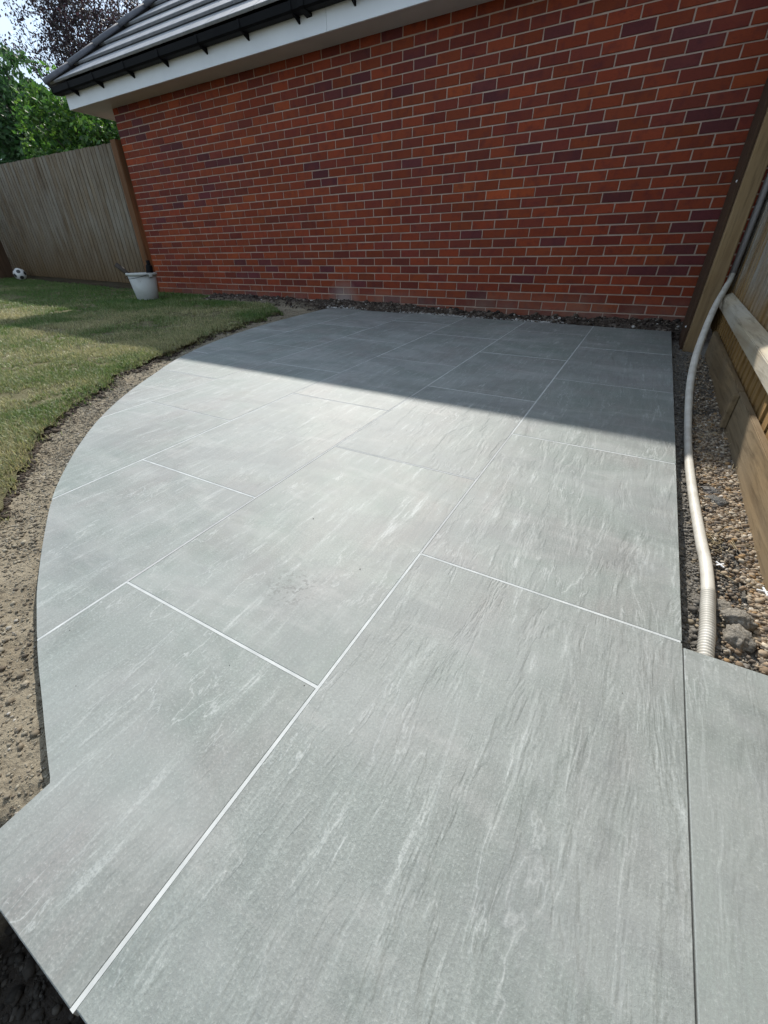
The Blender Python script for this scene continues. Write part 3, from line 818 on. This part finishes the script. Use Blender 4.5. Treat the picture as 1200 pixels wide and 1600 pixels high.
# roof: deck planes, tiles in courses, hip caps
P38 = 0.78; EY, EZ = -0.372, 2.362
RX0 = -0.80
roof_me = bmesh.new()
def roof_pt(x, y, dz=0.0): return (x, y, EZ + (y - EY) * P38 + dz)
ridge = 3.0
c0 = roof_me.verts.new((RX0 + 0.03, EY + 0.03, EZ + 0.012)); c1 = roof_me.verts.new((WX1, EY + 0.03, EZ + 0.012))
c2 = roof_me.verts.new((WX1, EY + ridge, EZ + ridge * P38 - 0.012)); c3 = roof_me.verts.new((RX0 + ridge, EY + ridge, EZ + ridge * P38 - 0.012))
roof_me.faces.new((c0, c1, c2, c3))
c4 = roof_me.verts.new((RX0 + 0.03, EY + 2 * ridge, EZ + 0.012)); roof_me.faces.new((c0, c3, c4))
c5 = roof_me.verts.new((WX1, EY + 2 * ridge, EZ + 0.012)); roof_me.faces.new((c3, c2, c5, c4))
roof = link('roof', bm_mesh('roof', roof_me), M['deck'], garage)
TWD, GAU = 0.33, 0.317
cosP = 1 / math.sqrt(1 + P38 * P38); sinP = P38 * cosP
def tile_mesh():
    bm = bmesh.new()                                  # local x across, y up the slope, z out of the slope
    L = GAU + 0.085; w = TWD - 0.004
    vs = bm_box(bm, 0, w, 0, L, 0, 0.026)
    for v in vs:                                      # wedge: thick tail, thin head
        if v.co.y > L / 2: v.co.z *= 0.45
        v.co.z += 0.024 if v.co.y < 0.01 else -0.004
    bmesh.ops.bevel(bm, geom=[e for e in bm.edges], offset=0.003, segments=1, affect='EDGES')
    return bm
TM = bm_mesh('roof_tile', tile_mesh())
TM.materials.append(M['roof_tile'])
rotT = Matrix(((1, 0, 0, 0), (0, cosP, -sinP, 0), (0, sinP, cosP, 0), (0, 0, 0, 1)))
for cI in range(8):
    y0 = EY + cI * GAU * cosP
    hipx = RX0 + (y0 - EY)
    x = RX0 - TWD + (0.5 * TWD if cI % 2 else 0)
    while x < 6.2:
        if x + TWD > hipx - 0.05:
            base_m = Matrix.Translation(roof_pt(x, y0, 0.012)) @ rotT
            if x < hipx + GAU * cosP + 0.1:           # cut to the hip
                bm = tile_mesh(); bmesh.ops.transform(bm, matrix=base_m, verts=bm.verts)
                bmesh.ops.bisect_plane(bm, geom=bm.verts[:] + bm.edges[:] + bm.faces[:], plane_co=(RX0 + 0.02, EY, 0), plane_no=(-1, 1, 0), clear_outer=True)
                if len(bm.verts) > 3:
                    bmesh.ops.holes_fill(bm, edges=bm.edges[:])
                    link('roof_tile', bm_mesh('roof_tile', bm), M['roof_tile'], roof)
                else: bm.free()
            else:
                o = bpy.data.objects.new('roof_tile', TM); COL.objects.link(o); o.parent = roof
                mw = base_m.copy(); mw.translation = Vector(mw.translation) - Vector(garage.location) - Vector(roof.location)
                o.matrix_local = mw
        x += TWD
hip_dir = Vector((1, 1, P38)).normalized(); hip_n = Vector((-P38, -P38, 2)).normalized()
hip_s = hip_dir.cross(hip_n)
def hip_cap(k):
    bm = bmesh.new(); L = 0.44; A, B = [], []
    for t_, ring, rad in ((0, A, 0.105), (L, B, 0.092)):
        for q in range(13):
            an = math.radians(-8 + 196 * q / 12)
            o_ = Vector((RX0 - 0.03, EY - 0.03, EZ + 0.0)) + hip_dir * (k * 0.40 + t_) + hip_n * (0.012 + math.sin(an) * rad * 0.72) + hip_s * (math.cos(an) * rad * 1.1)
            ring.append((bm.verts.new(o_), bm.verts.new(o_ - (hip_n * math.sin(an) + hip_s * math.cos(an)) * 0.014)))
    for i in range(12):
        bm.faces.new((A[i][0], B[i][0], B[i + 1][0], A[i + 1][0])); bm.faces.new((A[i][1], A[i + 1][1], B[i + 1][1], B[i][1]))
        bm.faces.new((A[i][0], A[i + 1][0], A[i + 1][1], A[i][1])); bm.faces.new((B[i][0], B[i][1], B[i + 1][1], B[i + 1][0]))
    for i in (0, 12): bm.faces.new((A[i][0], A[i][1], B[i][1], B[i][0]))
    me = bm_mesh('hip_tile', bm, True)
    link('hip_tile', me, M['hip_tile'], roof)
for k in range(11): hip_cap(k)

# ------------------------------------------------------------------ far fence (left)
def board_mesh(L, w=0.122, t1=0.019, t0=0.008, name='board'):
    bm = bmesh.new()
    vs = bm_box(bm, 0, w, -t1, 0, 0, L)
    for v in vs:
        if v.co.x < 0.01 and v.co.y < -0.001: v.co.y = -t0
    bmesh.ops.bevel(bm, geom=[e for e in bm.edges if abs(e.verts[0].co.z - e.verts[1].co.z) > 0.5], offset=0.0015, segments=1, affect='EDGES')
    return bm_mesh(name, bm)
fenceL = tag(empty('close_board_fence', (-2.8, 0.05, 0.1)), 'weathered grey brown close board fence behind the lawn, left of the garage', 'fence')
FB = [board_mesh(1.80 + 0.01 * k) for k in range(3)]
for m_ in FB: m_.materials.append(M['fence_far'])
x = -0.44
i = 0
while x > -5.3:
    z = 0.115 + 0.024 * max(0, -x - 0.6) + random.uniform(-0.004, 0.004)
    me = FB[i % 3]
    o = bpy.data.objects.new('board', me); COL.objects.link(o); o.parent = fenceL
    top = 1.855 + 0.012 * max(0, -x - 0.4)
    o.location = Vector((x - 0.1, 0.035 + random.uniform(-0.002, 0.002), z)) - Vector(fenceL.location)
    o.scale = (1, 1, (top - z + random.uniform(-0.004, 0.004)) / (1.80 + 0.01 * (i % 3)))
    o.rotation_euler = (0, random.uniform(-0.004, 0.004), 0)
    x -= 0.1; i += 1
box('post', -0.385, -0.262, -0.055, 0.05, -0.3, 1.865, M['post_orange'], fenceL, 0.004)
box('gravel_board', -5.3, -0.40, 0.0375, 0.060, -0.2, 0.33, M['gravel_board_x'], fenceL, 0.003)
for z in (0.42, 1.0, 1.55): box('rail', -5.3, -0.40, 0.0385, 0.11, z, z + 0.08, M['fence_far'], fenceL)
# side fence closing the garden's far left
fenceS = tag(empty('side_fence', (-5.3, -2.5, 0.1)), 'dark brown fence in shade at the far left edge beyond the football', 'fence')
SB = board_mesh(1.75); SB.materials.append(M['dark_board'])
y = -0.02
while y > -6.0:
    o = bpy.data.objects.new('board', SB); COL.objects.link(o); o.parent = fenceS
    o.rotation_euler = (0, 0, math.pi / 2); o.location = Vector((-4.93, y - 0.11, 0.12 + random.uniform(-0.004, 0.004))) - Vector(fenceS.location)
    y -= 0.1
for z in (0.45, 1.45): box('rail', -5.02, -4.96, -6.0, 0.0, z, z + 0.08, M['dark_board'], fenceS)

# ------------------------------------------------------------------ near fence (right)
fenceR = tag(empty('timber_fence', (7.1, -2.4, -0.2)), 'timber board fence with rail and gravel board on the right beside gravel', 'fence')
FX = 7.128
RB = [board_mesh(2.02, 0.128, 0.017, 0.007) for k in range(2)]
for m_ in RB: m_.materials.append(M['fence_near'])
y = -0.02; i = 0
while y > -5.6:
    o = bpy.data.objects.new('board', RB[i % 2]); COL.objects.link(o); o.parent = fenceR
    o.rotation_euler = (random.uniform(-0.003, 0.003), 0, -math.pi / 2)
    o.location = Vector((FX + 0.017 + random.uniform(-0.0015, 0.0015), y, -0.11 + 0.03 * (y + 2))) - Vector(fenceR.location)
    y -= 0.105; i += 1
def sloped(name, prof, y0, y1, slope, mat, parent, bevel=0.003):
    bm = bmesh.new(); A = [bm.verts.new((q[0], y0, q[1] + slope * (y0 + 2))) for q in prof]; B = [bm.verts.new((q[0], y1, q[1] + slope * (y1 + 2))) for q in prof]
    n = len(prof)
    for i in range(n): bm.faces.new((A[i], B[i], B[(i + 1) % n], A[(i + 1) % n]))
    bm.faces.new(A[::-1]); bm.faces.new(B)
    if bevel: bmesh.ops.bevel(bm, geom=bm.edges[:], offset=bevel, segments=2, affect='EDGES')
    return link(name, bm_mesh(name, bm), mat, parent)
sloped('rail', [(7.072, 0.158), (7.072, 0.098), (7.126, 0.060), (7.126, 0.182)], -5.6, -0.74, 0.040, M['rail'], fenceR)
sloped('rail', [(7.072, 1.12), (7.072, 1.06), (7.126, 1.03), (7.126, 1.15)], -5.6, -0.74, 0.02, M['rail'], fenceR)
yj = [-0.74, -2.29, -4.1, -5.6]
for a_, b_ in zip(yj[:-1], yj[1:]):
    sloped('gravel_board', [(7.100, -0.40), (7.100, -0.050), (7.124, -0.050), (7.124, -0.40)], b_ + 0.002, a_ - 0.002, 0.030, M['gravel_board'], fenceR)
box('cleat', 7.076, 7.0985, -2.36, -2.325, -0.21, -0.062, M['gravel_board'], fenceR, 0.003)
box('post', 6.962, 7.058, -0.70, -0.605, -0.5, 1.95, M['post'], fenceR, 0.004)
yb = -0.60
for w_ in (0.15, 0.145, 0.15, 0.14):
    box('closing_board', 6.944, 6.963, yb + 0.002, yb + w_, -0.4, 1.9, M['dark_board'], fenceR, 0.002); yb += w_
for (yy, zz) in ((-0.52, 0.86), (-0.50, -0.02)):
    bm = bmesh.new(); bmesh.ops.create_uvsphere(bm, u_segments=8, v_segments=6, radius=0.008)
    o = link('screw', bm_mesh('screw', bm, True), mat_plain('zinc_screw', (0.6, 0.6, 0.58), (0.7, 0.7, 0.68), 5, 0.3), fenceR)
    o.location = Vector((6.944, yy, zz)) - Vector(fenceR.location)

# ------------------------------------------------------------------ cream hose (ribbed flexible conduit) up the post
def tube(name, pts, rad, mat, parent=None, seg=14, rib=None, caps=True):
    P = [Vector(q) for q in pts]; bm = bmesh.new(); rings = []
    up = Vector((0.3, 0.1, 1)).normalized(); s_len = 0
    for i, q in enumerate(P):
        t = (P[min(i + 1, len(P) - 1)] - P[max(i - 1, 0)]).normalized()
        s = t.cross(up).normalized() if abs(t.dot(up)) < 0.98 else t.cross(Vector((1, 0, 0))).normalized()
        u = s.cross(t).normalized(); up = u
        r = rad(i) if callable(rad) else rad
        rings.append([bm.verts.new(q + (s * math.cos(a) + u * math.sin(a)) * r) for a in [2 * math.pi * k / seg for k in range(seg)]])
    for A, B in zip(rings[:-1], rings[1:]):
        for k in range(seg): bm.faces.new((A[k], A[(k + 1) % seg], B[(k + 1) % seg], B[k]))
    if caps: bm.faces.new(rings[0][::-1]); bm.faces.new(rings[-1])
    return link(name, bm_mesh(name, bm, True), mat, parent)
HR = 0.0185
key = [(6.948, -3.93, -0.272), (6.953, -3.855, -0.268), (6.957, -3.798, -0.263), (6.961, -3.75, -0.258), (6.965, -3.68, -0.255), (6.971, -3.58, -0.252), (6.971, -3.47, -0.248), (6.966, -3.377, -0.246),
       (6.957, -3.152, -0.239), (6.951, -2.908, -0.231), (6.950, -2.659, -0.222), (6.951, -2.31, -0.188), (6.948, -1.984, -0.117), (6.956, -1.713, -0.037), (6.983, -1.398, 0.056), (7.025, -1.037, 0.164), (7.074, -0.745, 0.255), (7.088, -0.675, 0.292), (7.0945, -0.640, 0.335)]
HP = catmull(key, 26)
HP = [tuple(q) for q in HP]
def hose_rad(i):
    q = HP[i]
    ribbed = q[1] < -3.60
    r0 = 0.0146 + 0.0036 * float(sstep(-2.7, -1.6, q[1]))
    return r0 + (0.0013 * (1 if (i // 2) % 2 else -1) if ribbed else 0.0)
# resample evenly so that ribs are regular
def resample(pts, step):
    P = [np.array(q) for q in pts]; out = [P[0]]; acc = 0
    for a_, b_ in zip(P[:-1], P[1:]):
        L = np.linalg.norm(b_ - a_); d = step - acc
        while d <= L:
            out.append(a_ + (b_ - a_) * d / L); d += step
        acc = (acc + L) % step
    return out
HP = [tuple(q) for q in resample(HP, 0.0021)]
hose_root = tag(empty('drain_hose', (6.94, -3.9, -0.25)), 'cream flexible plastic hose lying on gravel beside the patio and rising to the post', 'hose')
t = NT('cream_pvc'); v = t.obj(False); n_ = t.noise(v, 14, 5, 0.6)
t.base(t.mix(t.rng(n_, 0.4, 0.7, 0, 1), (0.60, 0.575, 0.51), (0.46, 0.43, 0.365))); t.rough(0.42)
M['hose'] = t.m
tube('hose', HP, hose_rad, M['hose'], hose_root, 16)
M['pipe_grey'] = mat_plain('grey_conduit', (0.36, 0.345, 0.345), (0.43, 0.415, 0.415), 6, 0.45)
tube('riser_pipe', [(7.0945, -0.632, 0.30), (7.0945, -0.632, 0.8), (7.0945, -0.632, 1.4), (7.0945, -0.632, 1.95)], 0.0185, M['pipe_grey'], hose_root, 16)

# ------------------------------------------------------------------ bucket, tools, ball
def lathe(name, prof, mat, parent=None, seg=40, smooth=True):
    bm = bmesh.new(); R = []
    for r, z in prof: R.append([bm.verts.new((r * math.cos(2 * math.pi * k / seg), r * math.sin(2 * math.pi * k / seg), z)) for k in range(seg)])
    for A, B in zip(R[:-1], R[1:]):
        for k in range(seg): bm.faces.new((A[k], A[(k + 1) % seg], B[(k + 1) % seg], B[k]))
    if prof[0][0] > 0: bm.faces.new(R[0][::-1])
    return bm_mesh(name, bm, smooth)
bx, by = 0.50, -0.70
bz = float(lawn_z(np.array(bx), np.array(by)))
bucket = tag(empty('bucket', (bx, by, bz)), 'dirty white tapered plastic bucket standing on the lawn by the wall corner', 'bucket')
t = NT('bucket_plastic'); v = t.obj(False); n_ = t.noise(v, 9, 5, 0.65); n2 = t.noise(v, 38, 3, 0.6)
c = t.mix(t.rng(n_, 0.45, 0.7, 0, 0.6), (0.47, 0.48, 0.455), (0.35, 0.35, 0.325))
c = t.mix(t.rng(n2, 0.70, 0.74, 0, 0.8), c, (0.10, 0.09, 0.07)); t.base(c); t.rough(0.45); M['bucket'] = t.m
o = link('body', lathe('body', [(0.0, 0.004), (0.128, 0.0), (0.136, 0.006), (0.182, 0.325), (0.177, 0.325), (0.130, 0.014), (0.0, 0.012)], M['bucket']), M['bucket']); o.parent = bucket
o = link('rim', lathe('rim', [(0.181, 0.300), (0.196, 0.302), (0.197, 0.322), (0.192, 0.331), (0.176, 0.331), (0.175, 0.322)], M['bucket']), M['bucket']); o.parent = bucket
def arc_handle():
    return [(0.19 * math.cos(a), -0.03 - 0.19 * math.sin(a) * 0.98, 0.315 - 0.05 * math.sin(a)) for a in [math.pi * k / 16 for k in range(17)]]
hd = tube('handle', arc_handle(), 0.003, M['black_pvc'], None, 6); hd.parent = bucket
for sx_ in (-1, 1):
    e = box('ear', -0.014, 0.014, -0.02, 0.02, 0.285, 0.32, M['bucket'], None, 0.004); e.parent = bucket; e.location = (sx_ * 0.195, 0, 0)
# a brown wooden handle leaning out to the left, and a black gripped tool upright at the right
def taper(name, a, b, r0, r1, mat, seg=12):
    a = Vector(a); b = Vector(b); n = 6
    return tube(name, [a.lerp(b, k / n) for k in range(n + 1)], lambda i: r0 + (r1 - r0) * i / n, mat, None, seg)
M['brown_wood'] = mat_plain('brown_handle', (0.03, 0.022, 0.016), (0.06, 0.045, 0.033), 18, 0.7)
ldir = Vector((-0.83, -0.55, 0)).normalized()
stick = taper('wooden_handle', Vector((bx, by, bz + 0.10)) + ldir * -0.05, Vector((bx, by, bz + 0.43)) + ldir * 0.30, 0.020, 0.032, M['brown_wood'])
tag(stick, 'brown wooden tool handle leaning out over the left rim of the bucket', 'tool handle')
tool = tag(empty('hand_tool', (bx, by, bz)), 'black gripped hand tool standing upright at the right of the bucket', 'tool')
rdir = Vector((0.62, 0.55, 0)).normalized()
g0 = Vector((bx, by, bz)) + rdir * 0.11
for nm, a, b, r0, r1 in (('shaft', g0 + Vector((0, 0, 0.05)), g0 + Vector((0.01, 0.01, 0.36)), 0.012, 0.014),
                         ('grip', g0 + Vector((0.0, 0, 0.31)), g0 + Vector((0.012, 0.01, 0.42)), 0.046, 0.040),
                         ('grip_end', g0 + Vector((0.012, 0.01, 0.42)), g0 + Vector((0.008, 0.01, 0.475)), 0.026, 0.024)):
    q = taper(nm, a, b, r0, r1, M['black_pvc']); q.parent = tool; q.location = -Vector(tool.location)

def football():
    bm = bmesh.new(); bmesh.ops.create_icosphere(bm, subdivisions=5, radius=0.105)
    b2 = bmesh.new(); bmesh.ops.create_icosphere(b2, subdivisions=1, radius=1.0)
    ctr = [v.co.normalized() for v in b2.verts if True]; b2.free()
    ph = (1 + 5 ** 0.5) / 2
    C12 = [Vector(c).normalized() for c in [(0, s1, s2 * ph) for s1 in (-1, 1) for s2 in (-1, 1)] + [(s1, s2 * ph, 0) for s1 in (-1, 1) for s2 in (-1, 1)] + [(s2 * ph, 0, s1) for s1 in (-1, 1) for s2 in (-1, 1)]]
    for f in bm.faces:
        c = f.calc_center_median().normalized(); f.smooth = True
        f.material_index = 1 if max(c.dot(q) for q in C12) > math.cos(math.radians(19)) else 0
    return bm_mesh('football', bm, True)
M['ball_white'] = mat_plain('ball_white', (0.62, 0.61, 0.58), (0.72, 0.71, 0.69), 12, 0.5)
M['ball_black'] = mat_plain('ball_black', (0.02, 0.02, 0.02), (0.04, 0.04, 0.04), 12, 0.5)
fx, fy = -4.22, -0.2
o = link('football', football(), [M['ball_white'], M['ball_black']])
o.location = (fx, fy, float(lawn_z(np.array(fx), np.array(fy))) + 0.105); o.rotation_euler = (0.5, 0.35, 0.9)
tag(o, 'white and black football on the lawn in front of the left fence', 'football')

# ------------------------------------------------------------------ small things on the right strip
def spacer(loc, size, rz, label, tilt=(0, 0)):
    bm = bmesh.new(); a = size / 2; w = 0.0017; h = 0.0014
    pts = [(-w, -a), (w, -a), (w, -w), (a, -w), (a, w), (w, w), (w, a), (-w, a), (-w, w), (-a, w), (-a, -w), (-w, -w)]
    T = [bm.verts.new((x, y, h)) for x, y in pts]; B = [bm.verts.new((x, y, -h)) for x, y in pts]
    bm.faces.new(T); bm.faces.new(B[::-1])
    for i in range(12): bm.faces.new((T[i], B[i], B[(i + 1) % 12], T[(i + 1) % 12]))
    o = link('tile_spacer', bm_mesh('tile_spacer', bm), mat_plain('white_spacer', (0.78, 0.78, 0.77), (0.84, 0.84, 0.83), 9, 0.5))
    o.location = loc; o.rotation_euler = (tilt[0], tilt[1], rz)
    return tag(o, label, 'tile spacer', 'white cross tile spacers')
spacer(on_soil(7.000, -3.478, 0.036), 0.024, 0.75, 'white plastic cross tile spacer on grey earth close to the hose', (0.05, 0.04))
spacer(on_soil(7.081, -3.560, 0.044), 0.034, 0.12, 'larger white cross tile spacer on gravel at the right picture edge', (-0.03, 0.05))
grey = (0.27, 0.245, 0.205)
clod('soil_clod', on_soil(7.030, -3.655, 0.014), 0.030, 'grey earth clod near the hose, upper of two beside the gravel', 'soil clod', grey, 'grey soil clods', 3)
clod('soil_clod', on_soil(7.027, -3.712, 0.014), 0.029, 'grey earth clod near the hose, lower of two beside the gravel', 'soil clod', grey, 'grey soil clods', 5)
clod('soil_clod', on_soil(7.000, -3.62, 0.004), 0.020, 'small grey earth lump beside the ribbed end of the hose', 'soil clod', grey, 'grey soil clods', 8)
clod('flint_stone', on_soil(7.022, -3.075, 0.012), 0.030, 'grey flint stone lying on the gravel beside the hose', 'stone', (0.15, 0.145, 0.132), None, 12, 0.5)
clod('flint_stone', on_soil(7.015, -2.985, 0.012), 0.026, 'smaller pale flint just beyond the grey flint on the gravel', 'stone', (0.19, 0.18, 0.165), None, 15, 0.5)

# straw stalks on the gravel
n = 70
x = RNG.uniform(6.97, 7.10, n); y = RNG.uniform(-3.6, -2.3, n); L = RNG.uniform(0.012, 0.045, n); th = RNG.uniform(0, 6.28, n)
x[:22] = RNG.normal(7.005, 0.018, 22); y[:22] = RNG.normal(-3.36, 0.03, 22)
z = soil_z(x, y) + 0.022 + 0.008 * RNG.random(n)
d = np.stack([np.cos(th), np.sin(th), RNG.uniform(-0.1, 0.35, n)], 1) * L[:, None]; s = np.stack([-np.sin(th), np.cos(th), np.zeros(n)], 1) * 0.0011
u_ = np.array([0, 0, 0.0012]); b = np.stack([x, y, z], 1)
V = np.stack([b - s, b + s, b + u_, b + d - s * .6, b + d + s * .6, b + d + u_], 1).reshape(-1, 3); k = np.arange(n)[:, None] * 6
Fq = np.concatenate([k + [0, 1, 4, 3], k + [1, 2, 5, 4], k + [2, 0, 3, 5]], 0)
tag(link('straw', mesh_np('straw', V, Fq, False, np.repeat(pick(n, [(0.48, 0.40, 0.25), (0.36, 0.28, 0.16)], [1, 1]), 6, 0)), M['stone']),
    'dry straw stalks scattered on the gravel by the hose', 'straw', kind='stuff')

# ------------------------------------------------------------------ trees behind the fence
def tree(name, label, base, height, crown_c, crown_r, n_leaf, leaf, pal, seed, droop=0.0, spread=1.0, n_cl=160, upright=0.0):
    rs = np.random.default_rng(seed)
    root = tag(empty(name, base), label, 'tree', 'trees beyond the fence')
    cc_, cr_ = np.array(crown_c), np.array(crown_r)
    # clump centres inside an uneven ellipsoid
    C_ = []
    while len(C_) < n_cl:
        q = rs.normal(0, 1, 3); q /= np.linalg.norm(q); q *= rs.random() ** 0.42
        if 0.72 + 0.6 * rs.random() > np.linalg.norm(q): C_.append(cc_ + q * cr_)
    C_ = np.array(C_)
    # limbs from trunk to clump centres
    bm_pts = []
    b0 = np.array(base, float); fork = b0 + (cc_ - b0) * np.array([0.6, 0.6, 0.5]); 
    trunk = taper_tree = [Vector(b0 + (fork - b0) * t_ + np.array([0.08 * math.sin(3 * t_ + seed), 0.06 * math.cos(2 * t_), 0])) for t_ in np.linspace(0, 1, 8)]
    tr = tube('trunk', trunk, lambda i: height * (0.028 - 0.0017 * i), M['bark'], root, 10)
    for q in C_[::3]:
        m_ = (fork + q) / 2 + rs.normal(0, 0.15, 3) + np.array([0, 0, 0.2])
        pts = [Vector((1 - t_) ** 2 * fork + 2 * t_ * (1 - t_) * m_ + t_ * t_ * q) for t_ in np.linspace(0, 1, 6)]
        tube('limb', pts, lambda i: height * (0.009 - 0.0015 * i), M['bark'], root, 5)
    # leaves in clumps along short sprays
    per = n_leaf // n_cl; P = []; TA = []; TB = []
    for q in C_:
        nsp = 9
        for s_ in range(nsp):
            d_ = rs.normal(0, 1, 3); d_ /= np.linalg.norm(d_); d_[2] = d_[2] * 0.7 - droop + upright; d_ *= rs.uniform(0.25, 0.62) * spread
            tt = rs.random(per // nsp) ** 0.8
            TA.append(q); TB.append(q + d_ - np.array([0, 0, droop * 0.3]))
            P.append(q + d_[None] * tt[:, None] + rs.normal(0, 0.045 * spread, (len(tt), 3)) - np.array([0, 0, droop * 0.3])[None] * (tt ** 2)[:, None])
    TA = np.array(TA); TB = np.array(TB); nt = len(TA); dv = TB - TA; dv /= np.linalg.norm(dv, axis=1)[:, None]
    e1 = np.cross(dv, [0.3, 0.9, 0.2]); e1 /= np.linalg.norm(e1, axis=1)[:, None]; e2 = np.cross(dv, e1); tr_ = 0.0011 * height
    TV = np.stack([TA + e1 * tr_, TA - e1 * tr_ * .5 + e2 * tr_ * .87, TA - e1 * tr_ * .5 - e2 * tr_ * .87, TB], 1).reshape(-1, 3)
    kt = np.arange(nt)[:, None] * 4
    link('twigs', mesh_np('twigs', TV, np.concatenate([kt + [0, 1, 3], kt + [1, 2, 3], kt + [2, 0, 3]], 0)), M['bark'], root)['kind'] = 'stuff'
    P = np.concatenate(P); n = len(P)
    ax = rs.normal(0, 1, (n, 3)); ax[:, 2] -= droop * 1.5; ax /= np.linalg.norm(ax, axis=1)[:, None]
    sd = np.cross(ax, rs.normal(0, 1, (n, 3))); sd /= np.linalg.norm(sd, axis=1)[:, None]
    L = leaf * rs.uniform(0.6, 1.3, n)[:, None]
    nrm = np.cross(ax, sd)
    V = np.stack([P, P + ax * L * .5 + sd * L * .27 + nrm * L * .06, P + ax * L, P + ax * L * .5 - sd * L * .27 + nrm * L * .06], 1).reshape(-1, 3)
    k = np.arange(n)[:, None] * 4
    pal = np.array(pal); c = pal[rs.integers(0, len(pal), n)] * rs.uniform(0.7, 1.35, (n, 1))
    o = link('crown', mesh_np('crown', V, np.concatenate([k + [0, 1, 2], k + [0, 2, 3]], 0), False, np.repeat(c, 4, 0)), M['leaf'], root)
    return root
GREEN = [(0.055, 0.125, 0.026), (0.08, 0.165, 0.034), (0.12, 0.21, 0.045), (0.035, 0.085, 0.022)]
tree('broadleaf_tree', 'leafy green tree just behind the left fence beside the garage', (-5.6, 2.9, -0.6), 4.5, (-5.3, 2.9, 2.75), (1.75, 1.3, 1.05), 26000, 0.105, GREEN, 3, 0.25, 1.0, 170)
tree('broadleaf_tree', 'taller green tree with drooping leaves at the far left picture edge', (-9.0, 3.6, -0.6), 6.0, (-8.9, 3.4, 3.6), (1.6, 1.4, 1.55), 22000, 0.13, [(0.035, 0.085, 0.028), (0.05, 0.11, 0.035), (0.07, 0.13, 0.05)], 5, 0.5, 1.1, 130)
tree('purple_leaf_tree', 'tall purple leaved tree rising behind the garage roof hip', (-13.0, 8.5, -0.6), 9.0, (-12.6, 8.3, 6.3), (2.5, 2.2, 2.5), 23000, 0.095, [(0.034, 0.022, 0.028), (0.050, 0.029, 0.035), (0.03, 0.026, 0.024)], 9, -0.1, 1.6, 150, 0.45)
